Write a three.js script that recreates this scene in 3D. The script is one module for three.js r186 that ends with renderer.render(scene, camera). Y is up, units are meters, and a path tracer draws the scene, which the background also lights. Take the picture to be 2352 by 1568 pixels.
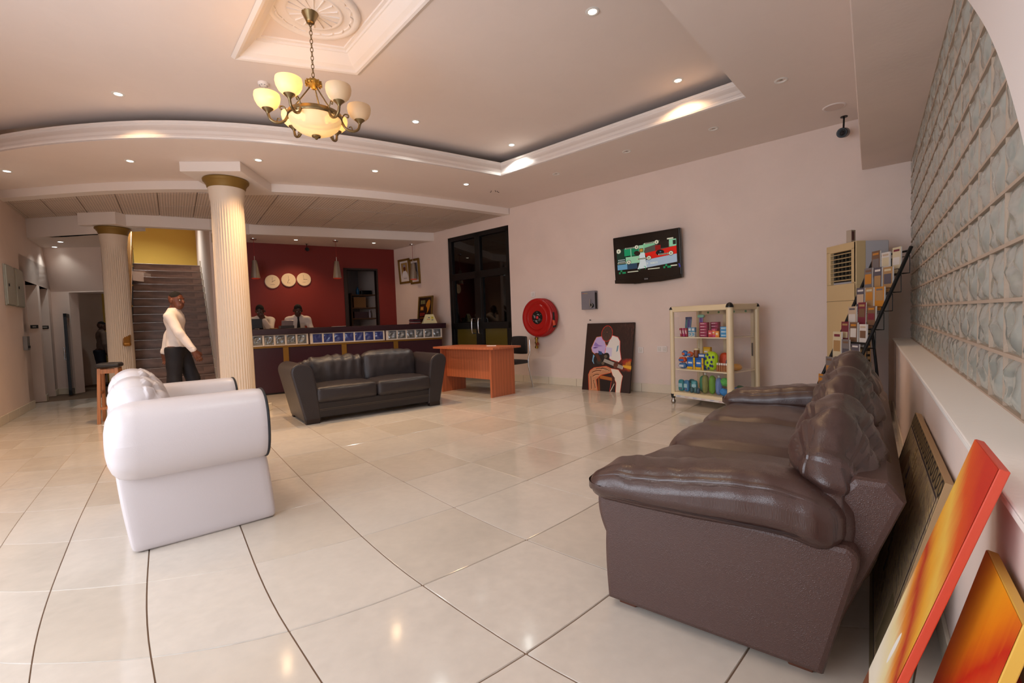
import * as THREE from 'three';
import { RoundedBoxGeometry } from 'three/addons/geometries/RoundedBoxGeometry.js';
import { mergeGeometries, mergeVertices } from 'three/addons/utils/BufferGeometryUtils.js';
import { RectAreaLightUniformsLib } from 'three/addons/lights/RectAreaLightUniformsLib.js';
import { ImprovedNoise } from 'three/addons/math/ImprovedNoise.js';

// ---------------------------------------------------------------- camera, added fill light, exposure
RectAreaLightUniformsLib.init();
const scene = new THREE.Scene();
const camera = new THREE.PerspectiveCamera(72.82, 1.5, 0.05, 60);
camera.position.set(0, 1.15, 0);
camera.rotation.set(THREE.MathUtils.degToRad(-2.5), 0, THREE.MathUtils.degToRad(-2), 'YXZ');
const renderer = new THREE.WebGLRenderer({ antialias: true });
renderer.toneMapping = THREE.LinearToneMapping;
renderer.toneMappingExposure = 0.62;
renderer.shadowMap.enabled = true;
scene.background = new THREE.Color(0.8, 0.82, 0.78);        // overcast evening sky beyond the glass blocks
const FILL = { color: new THREE.Color(0.86, 0.95, 1.08), power: 6.0 };   // added fill behind the camera, standing in for bounced flash
const WARM = new THREE.Color(1.0, 0.64, 0.34), COOL = new THREE.Color(0.93, 1.0, 0.97), LAMP = new THREE.Color(1.0, 0.62, 0.26);
const SPOT_POWER = 4.6, CHANDELIER_POWER = 0.13;

// ---------------------------------------------------------------- helpers
const PI = Math.PI, V3 = (x, y, z) => new THREE.Vector3(x, y, z), V2 = (x, y) => new THREE.Vector2(x, y);
let seedState = 12345;
const rnd = () => { seedState = (seedState * 1664525 + 1013904223) >>> 0; return seedState / 4294967296; };
const rr = (a, b) => a + (b - a) * rnd();
const perlin = new ImprovedNoise();
const fbm = (x, y, z, o = 4) => { let s = 0, a = 1, f = 1, n = 0; for (let i = 0; i < o; i++) { s += a * perlin.noise(x * f, y * f, z * f); n += a; a *= 0.5; f *= 2.03; } return s / n; };
const lerp = (a, b, t) => a + (b - a) * t, clamp = (x, a, b) => Math.min(b, Math.max(a, x));
const smooth = (a, b, x) => { const t = clamp((x - a) / (b - a), 0, 1); return t * t * (3 - 2 * t); };

const taken = new Map();
const numbered = (n) => { const k = taken.get(n) ?? 0; taken.set(n, k + 1); return k ? n + '_' + String(k).padStart(3, '0') : n; };
function shadows(m) { m.castShadow = true; m.receiveShadow = true; return m; }
function thing(name, label, category, [x, y, z] = [0, 0, 0], turn = 0, group) {
  const o = new THREE.Group(); o.name = numbered(name); scene.add(o);
  o.position.set(x, y, z); o.rotation.y = turn; o.userData = { label, category };
  if (group) o.userData.group = group;
  return o;
}
function solo(name, label, category, geometry, material, [x, y, z] = [0, 0, 0], turn = 0, group) {   // a thing that is one mesh
  const o = shadows(new THREE.Mesh(geometry, material)); o.name = numbered(name); scene.add(o);
  o.position.set(x, y, z); o.rotation.y = turn; o.userData = { label, category };
  if (group) o.userData.group = group;
  return o;
}
function part(parent, name, geometry, material, label) {
  const o = shadows(new THREE.Mesh(geometry, material)); o.name = name; parent.add(o);
  if (label) o.userData.label = label;
  return o;
}
function struct(name, geometry, material, label, category) {
  const o = geometry ? shadows(new THREE.Mesh(geometry, material)) : new THREE.Group(); o.name = numbered(name); scene.add(o);
  o.userData = { kind: 'structure', label, category };
  return o;
}
const T = (g, x = 0, y = 0, z = 0) => g.translate(x, y, z);
const Rt = (g, x = 0, y = 0, z = 0) => { if (x) g.rotateX(x); if (y) g.rotateY(y); if (z) g.rotateZ(z); return g; };
const merge = (list) => { const l = list.map((g) => (g.index ? g.toNonIndexed() : g)); for (const g of l) for (const k of Object.keys(g.attributes)) if (!['position', 'normal', 'uv'].includes(k)) g.deleteAttribute(k); return mergeGeometries(l); };
function bx(w, h, d, x = 0, y = 0, z = 0, r = 0, s = 2) {       // a box by its centre
  const g = r ? new RoundedBoxGeometry(w, h, d, s, Math.min(r, w / 2.01, h / 2.01, d / 2.01)) : new THREE.BoxGeometry(w, h, d);
  return g.translate(x, y, z);
}
function bo(x0, x1, y0, y1, z0, z1, r = 0) { return bx(x1 - x0, y1 - y0, z1 - z0, (x0 + x1) / 2, (y0 + y1) / 2, (z0 + z1) / 2, r); }
function cyl(r0, r1, h, x = 0, y = 0, z = 0, n = 24) { return new THREE.CylinderGeometry(r1, r0, h, n).translate(x, y, z); }   // r0 bottom, r1 top, by its centre
function rod(a, b, r, n = 8) {
  const d = b.clone().sub(a), g = new THREE.CylinderGeometry(r, r, d.length(), n);
  g.applyQuaternion(new THREE.Quaternion().setFromUnitVectors(V3(0, 1, 0), d.clone().normalize()));
  return g.translate((a.x + b.x) / 2, (a.y + b.y) / 2, (a.z + b.z) / 2);
}
function tube(pts, r, n = 24, m = 8, closed = false) { return new THREE.TubeGeometry(new THREE.CatmullRomCurve3(pts, closed, 'centripetal'), n, r, m, closed); }
function lathe(pts, n = 40) { return new THREE.LatheGeometry(pts.map(([r, y]) => V2(r, y)), n); }
function extrude(pts, depth, bevel = 0, curve = 8) {             // outline in x, y; depth along +z
  const s = pts.curves ? pts : new THREE.Shape(pts.map(([x, y]) => V2(x, y)));
  return new THREE.ExtrudeGeometry(s, { depth: depth - 2 * bevel, bevelEnabled: bevel > 0, bevelSize: bevel, bevelThickness: bevel, bevelSegments: 2, curveSegments: curve }).translate(0, 0, bevel);
}
function slab(plan, y0, y1, holes = []) {                       // a horizontal plate from outlines in plan [x, z]
  const s = new THREE.Shape(plan.map(([x, z]) => V2(x, -z)));
  for (const h of holes) s.holes.push(new THREE.Path(h.map(([x, z]) => V2(x, -z))));
  return new THREE.ExtrudeGeometry(s, { depth: y1 - y0, bevelEnabled: false }).rotateX(-PI / 2).translate(0, y0, 0);
}
function sweepWall(path, profile) {                             // profile [[out, y]...] carried along a path in plan; out is to the left of travel
  const pos = [], idx = [], uv = []; const n = path.length, m = profile.length;
  let len = 0;
  for (let i = 0; i < n; i++) {
    const a = path[Math.max(0, i - 1)], b = path[i], c = path[Math.min(n - 1, i + 1)];
    let d1 = V2(b[0] - a[0], b[1] - a[1]), d2 = V2(c[0] - b[0], c[1] - b[1]);
    if (i === 0) d1 = d2.clone(); if (i === n - 1) d2 = d1.clone();
    d1.normalize(); d2.normalize();
    const t = d1.clone().add(d2).normalize(), k = 1 / Math.max(0.35, t.dot(d1)), nx = t.y * k, nz = -t.x * k;
    if (i) len += Math.hypot(b[0] - a[0], b[1] - a[1]);
    for (let j = 0; j < m; j++) { pos.push(b[0] + nx * profile[j][0], profile[j][1], b[1] + nz * profile[j][0]); uv.push(len, profile[j][1] + profile[j][0]); }
  }
  for (let i = 0; i < n - 1; i++) for (let j = 0; j < m - 1; j++) { const a = i * m + j, b = a + m; idx.push(a, b, a + 1, b, b + 1, a + 1); }
  const g = new THREE.BufferGeometry(); g.setAttribute('position', new THREE.Float32BufferAttribute(pos, 3)); g.setAttribute('uv', new THREE.Float32BufferAttribute(uv, 2)); g.setIndex(idx);
  const h = g.toNonIndexed(); h.computeVertexNormals(); return h;
}
function spline(pts, n) { return new THREE.CatmullRomCurve3(pts.map(([x, z]) => V3(x, 0, z)), false, 'centripetal').getSpacedPoints(n).map((p) => [p.x, p.z]); }
// a padded block: a finely divided rounded box that swells by puff, creased by the function wr(x, y, z, nx, ny, nz)
function pad(w, h, d, r, puff = 0.02, n = 14, wr = null) {
  const g0 = new THREE.BoxGeometry(2, 2, 2, n, n, n); g0.deleteAttribute('normal'); g0.deleteAttribute('uv');
  const g = mergeVertices(g0, 1e-4), p = g.attributes.position, hx = w / 2, hy = h / 2, hz = d / 2;
  r = Math.min(r, hx, hy, hz);
  for (let i = 0; i < p.count; i++) {
    let x = p.getX(i), y = p.getY(i), z = p.getZ(i);
    const e = (t) => Math.sign(t) * (1 - Math.pow(1 - Math.abs(t), 1.5)); x = e(x); y = e(y); z = e(z);
    let X = x * hx, Y = y * hy, Z = z * hz;
    const cx = clamp(X, -hx + r, hx - r), cy = clamp(Y, -hy + r, hy - r), cz = clamp(Z, -hz + r, hz - r);
    let dx = X - cx, dy = Y - cy, dz = Z - cz; const l = Math.hypot(dx, dy, dz) || 1;
    dx /= l; dy /= l; dz /= l; X = cx + dx * r; Y = cy + dy * r; Z = cz + dz * r;
    const b = puff * (1 - (X / hx) ** 2 * 0.9) * (1 - (Y / hy) ** 2 * 0.9) * (1 - (Z / hz) ** 2 * 0.9) + puff * 0.25;
    const ax = Math.abs(x) > 0.93 ? Math.sign(x) : 0, ay = Math.abs(y) > 0.93 ? Math.sign(y) : 0, az = Math.abs(z) > 0.93 ? Math.sign(z) : 0;
    const fx = puff * (1 - (Y / hy) ** 2) * (1 - (Z / hz) ** 2) * ax, fy = puff * (1 - (X / hx) ** 2) * (1 - (Z / hz) ** 2) * ay, fz = puff * (1 - (X / hx) ** 2) * (1 - (Y / hy) ** 2) * az;
    X += fx + dx * b * 0.2; Y += fy + dy * b * 0.2; Z += fz + dz * b * 0.2;
    if (wr) { const k = wr(X, Y, Z, dx || ax, dy || ay, dz || az); X += dx * k; Y += dy * k; Z += dz * k; }
    p.setXYZ(i, X, Y, Z);
  }
  g.computeVertexNormals();
  const uv = new Float32Array(p.count * 2), nn = g.attributes.normal;
  for (let i = 0; i < p.count; i++) { const ax = Math.abs(nn.getX(i)), ay = Math.abs(nn.getY(i)), az = Math.abs(nn.getZ(i)); const [a, b] = ay >= ax && ay >= az ? [p.getX(i), p.getZ(i)] : ax >= az ? [p.getZ(i), p.getY(i)] : [p.getX(i), p.getY(i)]; uv[2 * i] = a; uv[2 * i + 1] = b; }
  g.setAttribute('uv', new THREE.BufferAttribute(uv, 2));
  return g;
}
function boxUV(g) {                                             // uv in metres by the way each face points
  const h = g.index ? g.toNonIndexed() : g; const p = h.attributes.position, n = h.attributes.normal, uv = new Float32Array(p.count * 2);
  for (let i = 0; i < p.count; i++) { const ax = Math.abs(n.getX(i)), ay = Math.abs(n.getY(i)), az = Math.abs(n.getZ(i)); const [a, b] = ay >= ax && ay >= az ? [p.getX(i), p.getZ(i)] : ax >= az ? [p.getZ(i), p.getY(i)] : [p.getX(i), p.getY(i)]; uv[2 * i] = a; uv[2 * i + 1] = b; }
  h.setAttribute('uv', new THREE.BufferAttribute(uv, 2)); return h;
}
// surface of a signed distance field on a grid (surface nets)
function nets(sdf, lo, hi, c) {
  const nx = Math.ceil((hi[0] - lo[0]) / c) + 1, ny = Math.ceil((hi[1] - lo[1]) / c) + 1, nz = Math.ceil((hi[2] - lo[2]) / c) + 1;
  const f = new Float32Array(nx * ny * nz), at = (i, j, k) => (k * ny + j) * nx + i;
  const B = 4;                                                   // whole blocks far from the surface are filled with one value
  for (let K0 = 0; K0 < nz; K0 += B) for (let J0 = 0; J0 < ny; J0 += B) for (let I0 = 0; I0 < nx; I0 += B) {
    const d = sdf(lo[0] + (I0 + B / 2) * c, lo[1] + (J0 + B / 2) * c, lo[2] + (K0 + B / 2) * c), far = Math.abs(d) > c * B * 1.12 + 0.012;
    for (let k = K0; k < Math.min(nz, K0 + B); k++) for (let j = J0; j < Math.min(ny, J0 + B); j++) for (let i = I0; i < Math.min(nx, I0 + B); i++) f[at(i, j, k)] = far ? d : sdf(lo[0] + i * c, lo[1] + j * c, lo[2] + k * c);
  }
  const vid = new Int32Array(nx * ny * nz).fill(-1), pos = [], idx = [];
  const E = [[0, 1], [2, 3], [4, 5], [6, 7], [0, 2], [1, 3], [4, 6], [5, 7], [0, 4], [1, 5], [2, 6], [3, 7]];
  for (let k = 0; k < nz - 1; k++) for (let j = 0; j < ny - 1; j++) for (let i = 0; i < nx - 1; i++) {
    const v = []; let mask = 0;
    for (let q = 0; q < 8; q++) { v[q] = f[at(i + (q & 1), j + ((q >> 1) & 1), k + (q >> 2))]; if (v[q] < 0) mask |= 1 << q; }
    if (mask === 0 || mask === 255) continue;
    let sx = 0, sy = 0, sz = 0, n = 0;
    for (const [a, b] of E) if ((v[a] < 0) !== (v[b] < 0)) { const t = v[a] / (v[a] - v[b]); sx += lerp(a & 1, b & 1, t); sy += lerp((a >> 1) & 1, (b >> 1) & 1, t); sz += lerp(a >> 2, b >> 2, t); n++; }
    vid[at(i, j, k)] = pos.length / 3; pos.push(lo[0] + (i + sx / n) * c, lo[1] + (j + sy / n) * c, lo[2] + (k + sz / n) * c);
  }
  const quad = (a, b, d, e, flip) => { if (a < 0 || b < 0 || d < 0 || e < 0) return; flip ? idx.push(a, d, b, a, e, d) : idx.push(a, b, d, a, d, e); };
  for (let k = 1; k < nz - 1; k++) for (let j = 1; j < ny - 1; j++) for (let i = 1; i < nx - 1; i++) {
    const s = f[at(i, j, k)] < 0;
    if (s !== f[at(i + 1, j, k)] < 0) quad(vid[at(i, j - 1, k - 1)], vid[at(i, j, k - 1)], vid[at(i, j, k)], vid[at(i, j - 1, k)], !s);
    if (s !== f[at(i, j + 1, k)] < 0) quad(vid[at(i - 1, j, k - 1)], vid[at(i - 1, j, k)], vid[at(i, j, k)], vid[at(i, j, k - 1)], !s);
    if (s !== f[at(i, j, k + 1)] < 0) quad(vid[at(i - 1, j - 1, k)], vid[at(i, j - 1, k)], vid[at(i, j, k)], vid[at(i - 1, j, k)], !s);
  }
  const g = new THREE.BufferGeometry(); g.setAttribute('position', new THREE.Float32BufferAttribute(pos, 3)); g.setIndex(idx);
  g.computeVertexNormals(); return g;
}
// ---------------------------------------------------------------- textures
function dataTex(n, m, fn, srgb = true) {
  const d = new Uint8Array(n * m * 4);
  for (let y = 0; y < m; y++) for (let x = 0; x < n; x++) { const c = fn(x / n, y / m); const o = (y * n + x) * 4; d[o] = clamp(c[0], 0, 255); d[o + 1] = clamp(c[1], 0, 255); d[o + 2] = clamp(c[2], 0, 255); d[o + 3] = 255; }
  const t = new THREE.DataTexture(d, n, m); t.wrapS = t.wrapT = THREE.RepeatWrapping; t.magFilter = THREE.LinearFilter; t.minFilter = THREE.LinearMipmapLinearFilter; t.generateMipmaps = true;
  if (srgb) t.colorSpace = THREE.SRGBColorSpace; t.needsUpdate = true; return t;
}
const tileable = (f) => (u, v) => { const a = f(u, v), b = f(u - 1, v), c = f(u, v - 1), d = f(u - 1, v - 1); return lerp(lerp(a, b, u), lerp(c, d, u), v); };
const withRepeat = (t, x, y = x) => { const c = t.clone(); c.repeat.set(x, y); c.needsUpdate = true; return c; };
function canvasTex(w, h, draw, emissive = false) {
  const cv = document.createElement('canvas'); cv.width = w; cv.height = h; const g = cv.getContext('2d'); draw(g, w, h);
  const t = new THREE.CanvasTexture(cv); t.colorSpace = THREE.SRGBColorSpace; t.magFilter = THREE.LinearFilter; return t;
}
const plasterN = tileable((u, v) => fbm(u * 6, v * 6, 1.3, 5)), fineN = tileable((u, v) => fbm(u * 40, v * 40, 3.7, 3)), leatherN = tileable((u, v) => Math.abs(fbm(u * 34, v * 34, 7.1, 2)) * 2.2 + 0.25 * Math.abs(fbm(u * 90, v * 90, 2.2, 1)));
const plasterBump = dataTex(256, 256, (u, v) => { const k = 128 + 90 * plasterN(u, v) + 60 * fineN(u, v); return [k, k, k]; }, false);
const leatherBump = dataTex(256, 256, (u, v) => { const k = 60 + 160 * leatherN(u, v); return [k, k, k]; }, false);
const tint = (r, g, b, amp, f) => dataTex(256, 256, (u, v) => { const k = 1 + amp * f(u, v); return [r * k, g * k, b * k]; });
const mottleN = tileable((u, v) => fbm(u * 5, v * 5, 9.2, 5) + 0.5 * fbm(u * 30, v * 30, 4.4, 3));
const tileTone = dataTex(512, 512, (u, v) => { const k = 1 + 0.075 * mottleN(u, v) + 0.03 * fineN(u, v); return [209 * k, 198 * k, 185 * k]; });
const wallTone = tint(236, 215, 203, 0.045, plasterN), ceilTone = tint(234, 219, 210, 0.025, plasterN);
const woodGrain = (r, g, b, amp) => dataTex(256, 256, (u, v) => { const k = 1 + amp * (Math.sin((u * 26 + 1.6 * fbm(u * 3, v * 0.8, 5.5, 3)) * 2 * PI * 0.5) * 0.35 + fbm(u * 50, v * 2.5, 1.1, 3)); return [r * k, g * k, b * k]; });
const deskWood = woodGrain(190, 108, 72, 0.10), stoolWood = woodGrain(178, 114, 62, 0.12);
// ---------------------------------------------------------------- materials
const col = (c) => new THREE.Color(c);
const std = (c, roughness = 0.6, o = {}) => new THREE.MeshStandardMaterial({ color: col(c), roughness, ...o });
const phy = (c, roughness = 0.5, o = {}) => new THREE.MeshPhysicalMaterial({ color: col(c), roughness, ...o });
const M = {
  wall: std('#ffffff', 0.75, { map: withRepeat(wallTone, 0.4), bumpMap: withRepeat(plasterBump, 0.8), bumpScale: 0.003 }),
  ceil: std('#ffffff', 0.85, { map: withRepeat(ceilTone, 0.3), bumpMap: withRepeat(plasterBump, 0.6), bumpScale: 0.002 }),
  white: std('#f1e6e0', 0.5), trimWhite: std('#efe4dc', 0.42), sill: std('#f8f1e8', 0.45, { bumpMap: withRepeat(plasterBump, 1.5), bumpScale: 0.002 }),
  tile: phy('#ffffff', 0.11, { map: withRepeat(tileTone, 0.55), bumpMap: withRepeat(plasterBump, 0.5), bumpScale: 0.0006 }),
  tile2: phy('#f8f6f3', 0.11, { map: withRepeat(tileTone, 0.47), bumpMap: withRepeat(plasterBump, 0.5), bumpScale: 0.0006 }),
  grout: std('#7d6451', 0.9), skirting: phy('#e6d8c2', 0.25),
  dropTile: null, dropGrid: std('#9a887c', 0.6),
  red: std('#7e1f18', 0.55, { bumpMap: withRepeat(plasterBump, 0.8), bumpScale: 0.002 }), yellow: std('#dcb250', 0.8, { bumpMap: withRepeat(plasterBump, 0.8), bumpScale: 0.003 }),
  black: std('#0d0d0e', 0.4), blackMetal: std('#141416', 0.35, { metalness: 0.5 }), rubber: std('#1a1a1b', 0.8),
  chrome: std('#d8d8d8', 0.16, { metalness: 1 }), steel: std('#b9b6b0', 0.3, { metalness: 1 }), brass: std('#b08a3e', 0.25, { metalness: 1 }), antique: std('#8d7a58', 0.33, { metalness: 1 }),
  gilt: std('#a9853f', 0.38, { metalness: 0.75 }), capitalGold: std('#8a6a2e', 0.5, { metalness: 0.35, bumpMap: withRepeat(plasterBump, 4), bumpScale: 0.003 }),
  darkGlass: phy('#050505', 0.03, { ior: 1.6 }), clearGlass: phy('#ffffff', 0.0, { transmission: 1, thickness: 0, ior: 1.45 }),
};
const TILE_JOINTS = [
 [[-3.99,-2.15],[-3.5,-1.89],[-2.95,-1.61],[-2.34,-1.31],[-1.67,-1],[-0.92,-0.7],[-0.07,-0.54],[0.85,-0.8],[1.8,-1.58],[2.76,-2.64],[3.71,-3.81],[4.67,-5.02],[5.62,-6.25],[6.58,-7.48]],
 [[-4.61,-2.56],[-4.14,-2.32],[-3.63,-2.05],[-3.06,-1.76],[-2.42,-1.45],[-1.72,-1.12],[-0.92,-0.84],[-0.02,-0.89],[0.94,-1.71],[1.9,-2.85],[2.87,-4.07],[3.84,-5.32],[4.8,-6.57],[5.77,-7.83]],
 [[-5.21,-3.01],[-4.78,-2.79],[-4.29,-2.55],[-3.76,-2.3],[-3.17,-2.03],[-2.5,-1.77],[-1.74,-1.59],[-0.89,-1.72],[0.04,-2.39],[1.01,-3.42],[1.98,-4.58],[2.95,-5.79],[3.93,-7.03],[4.9,-8.29]],
 [[-5.81,-3.5],[-5.4,-3.31],[-4.94,-3.12],[-4.44,-2.92],[-3.88,-2.74],[-3.25,-2.59],[-2.53,-2.56],[-1.72,-2.79],[-0.83,-3.36],[0.1,-4.24],[1.07,-5.29],[2.04,-6.43],[3.02,-7.63],[4,-8.86]],
 [[-6.38,-4.02],[-6,-3.88],[-5.57,-3.75],[-5.1,-3.62],[-4.57,-3.52],[-3.97,-3.49],[-3.29,-3.58],[-2.52,-3.87],[-1.68,-4.41],[-0.77,-5.18],[0.17,-6.13],[1.13,-7.2],[2.1,-8.33],[3.08,-9.51]],
 [[-6.94,-4.58],[-6.58,-4.49],[-6.18,-4.41],[-5.73,-4.35],[-5.22,-4.34],[-4.65,-4.4],[-4.01,-4.58],[-3.28,-4.92],[-2.48,-5.45],[-1.62,-6.17],[-0.71,-7.04],[0.23,-8.03],[1.19,-9.1],[2.16,-10.24]],
 [[-7.48,-5.16],[-7.14,-5.12],[-6.76,-5.1],[-6.33,-5.11],[-5.85,-5.17],[-5.3,-5.31],[-4.69,-5.55],[-4.01,-5.93],[-3.25,-6.46],[-2.43,-7.15],[-1.56,-7.97],[-0.65,-8.9],[0.29,-9.92],[1.24,-11.01]],
 [[-8,-5.77],[-7.68,-5.77],[-7.31,-5.8],[-6.91,-5.88],[-6.45,-6],[-5.93,-6.2],[-5.35,-6.5],[-4.7,-6.91],[-3.98,-7.44],[-3.2,-8.11],[-2.37,-8.89],[-1.5,-9.78],[-0.59,-10.75],[0.35,-11.8]],
 [[-8.51,-6.38],[-8.2,-6.43],[-7.85,-6.51],[-7.46,-6.64],[-7.02,-6.81],[-6.53,-7.07],[-5.98,-7.4],[-5.36,-7.84],[-4.68,-8.38],[-3.94,-9.04],[-3.15,-9.8],[-2.31,-10.65],[-1.43,-11.59],[-0.53,-12.6]],
 [[-8.99,-6.99],[-8.69,-7.09],[-8.36,-7.21],[-7.99,-7.38],[-7.57,-7.61],[-7.1,-7.9],[-6.58,-8.27],[-5.99,-8.73],[-5.35,-9.28],[-4.65,-9.93],[-3.89,-10.68],[-3.09,-11.51],[-2.25,-12.42],[-1.37,-13.4]],
 [[-9.45,-7.61],[-9.17,-7.74],[-8.86,-7.91],[-8.5,-8.12],[-8.1,-8.38],[-7.65,-8.71],[-7.15,-9.11],[-6.6,-9.59],[-5.99,-10.15],[-5.32,-10.8],[-4.6,-11.53],[-3.84,-12.35],[-3.03,-13.23],[-2.19,-14.19]]];
// ---------------------------------------------------------------- setting out: corner of the room and the directions of its walls (plan x, z)
const K = [4.2, -5.08];
const TW = -0.7357, WT = [Math.cos(TW), -Math.sin(TW)], WN = [Math.sin(TW), Math.cos(TW)];      // long plaster wall: runs along WT, faces WN
const TG = -2.2325, GT = [Math.cos(TG), -Math.sin(TG)], GN = [Math.sin(TG), Math.cos(TG)];      // glass block wall: runs along GT, faces GN
const TL = 2.204, L0 = [-6.82, -6.1], LT = [Math.cos(TL), -Math.sin(TL)], LN = [Math.sin(TL), Math.cos(TL)];   // left wall
const TC = 0.5457, C0 = [-4.47, -8.0], CT = [Math.cos(TC), -Math.sin(TC)], CN = [Math.sin(TC), Math.cos(TC)];  // reception counter
const TS = 0.6335, S0 = [-6.6, -7.9];                                                           // stairs
const along = (o, t, n) => (s, h, off = 0) => [o[0] + t[0] * s + n[0] * off, h, o[1] + t[1] * s + n[1] * off];
const wallAt = along(K, [-WT[0], -WT[1]], WN), glassAt = along(K, GT, GN), leftAt = along(L0, LT, LN), deskAt = along(C0, CT, CN);
const plan = (p) => [p[0], p[2]];
const framed = (o, [x, z], turn) => { o.position.set(x, 0, z); o.rotation.y = turn; return o; };
const SOFFIT = 3.28, UPPER = 3.62, DROP = 3.17, WING = 2.85, DESKCEIL = 3.0, ROOF = 4.6;
const REAR0 = [-0.7, 1.2], REAR1 = [-6.75, -4.34];
const beamLine = spline([[-9.4, -6.95], [-7.22, -6.72], [-5.5, -6.55], [-4.4, -6.62], [-3.5, -6.85], [-2.44, -7.23], [-1.21, -7.95], [0.03, -8.84]], 40);

// ---------------------------------------------------------------- floor: polished tiles with recessed joints
{
  const floor = struct('floor', null, null, 'glossy cream porcelain tile floor with thin brown joints', 'floor');
  part(floor, 'bedding', slab([[-0.9, 1.6], [-7.3, -4.2], [-14, -14], [4, -16], [8, -5]], -0.12, -0.006), M.grout);
  const rows = TILE_JOINTS.length, cols = TILE_JOINTS[0].length;
  const cr = (a, b, c, d, t) => 0.5 * (2 * b + (c - a) * t + (2 * a - 5 * b + 4 * c - d) * t * t + (3 * b - a - 3 * c + d) * t * t * t);
  const get = (i, j, k) => { const ii = clamp(i, 0, cols - 1), jj = clamp(j, 0, rows - 1); return TILE_JOINTS[jj][ii][k]; };
  const node = (u, v) => {                                     // u from -12 to 14, v from -4 to 16, joints of the tiles at whole numbers
    const x = (u + 12) / 2, y = (v + 4) / 2, i = clamp(Math.floor(x), 0, cols - 2), j = clamp(Math.floor(y), 0, rows - 2), fx = x - i, fy = y - j, o = [];
    for (let k = 0; k < 2; k++) { const r = []; for (let q = -1; q < 3; q++) r.push(cr(get(i - 1, j + q, k), get(i, j + q, k), get(i + 1, j + q, k), get(i + 2, j + q, k), fx)); o.push(cr(r[0], r[1], r[2], r[3], fy)); }
    return o;
  };
  const side = (p, o, n) => (p[0] - o[0]) * n[0] + (p[1] - o[1]) * n[1];
  const cells = [];
  for (let v = -4; v < 16; v++) for (let u = -12; u < 14; u++) {
    const c = node(u + 0.5, v + 0.5);
    if (side(c, K, WN) < -0.45 || side(c, K, GN) < -0.4 || side(c, L0, LN) < -0.5 || c[1] < -11.8) continue;
    cells.push([u, v, Math.hypot(c[0], c[1]), c]);
  }
  cells.sort((a, b) => a[2] - b[2]);
  const inView = (c) => { const p = V3(c[0], 0, c[1]); camera.updateMatrixWorld(); camera.updateProjectionMatrix(); p.project(camera); return c[1] < -0.4 && Math.abs(p.x) < 1.12 && Math.abs(p.y) < 1.2; };
  const rest = []; let single = 0;
  for (const [u, v, , c] of cells) {
    const gap = 0.0065, out = [];
    const n = 5, e = (a, b) => { for (let k = 0; k < n; k++) out.push(node(lerp(a[0], b[0], k / n), lerp(a[1], b[1], k / n))); };
    e([u + gap, v + gap], [u + 1 - gap, v + gap]); e([u + 1 - gap, v + gap], [u + 1 - gap, v + 1 - gap]); e([u + 1 - gap, v + 1 - gap], [u + gap, v + 1 - gap]); e([u + gap, v + 1 - gap], [u + gap, v + gap]);
    const m = out.length, pos = [], idx = [], uv = [];
    const q = out.map(([x, z]) => [c[0] + (x - c[0]) * 0.996, c[1] + (z - c[1]) * 0.996]);
    for (const [x, z] of q) { pos.push(x, -0.0008, z); uv.push(x, z); }
    for (const [x, z] of out) { pos.push(x, -0.0075, z); uv.push(x, z); }
    pos.push(c[0], 0, c[1]); uv.push(c[0], c[1]);
    for (let k = 0; k < m; k++) { const b = (k + 1) % m; idx.push(2 * m, k, b, k, m + k, b, b, m + k, m + b); }
    const g = new THREE.BufferGeometry(); g.setAttribute('position', new THREE.Float32BufferAttribute(pos, 3)); g.setAttribute('uv', new THREE.Float32BufferAttribute(uv, 2)); g.setIndex(idx);
    const h = g.toNonIndexed(); h.computeVertexNormals();
    for (let t = 0; t < h.attributes.normal.count; t++) if (h.attributes.position.getY(t) > -0.002) h.attributes.normal.setXYZ(t, 0, 1, 0);
    if (inView(c) && single < 300) { part(floor, 'tile', h, (u * 7 + v * 13) % 3 ? M.tile : M.tile2); single++; } else rest.push(h);
  }
  const lineA = [], lineB = [];
  for (let u = -12; u <= 4; u++) lineA.push(node(u, -4));
  for (let v = 6; v > -4; v--) lineB.push(node(-12, v));
  rest.push(boxUV(slab([[-0.9, 1.4], [-7.2, -4.4], ...lineB, ...lineA], -0.007, -0.0008)));
  part(floor, 'tile_remainder', merge(rest), M.tile).userData.kind = 'stuff';
}
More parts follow.
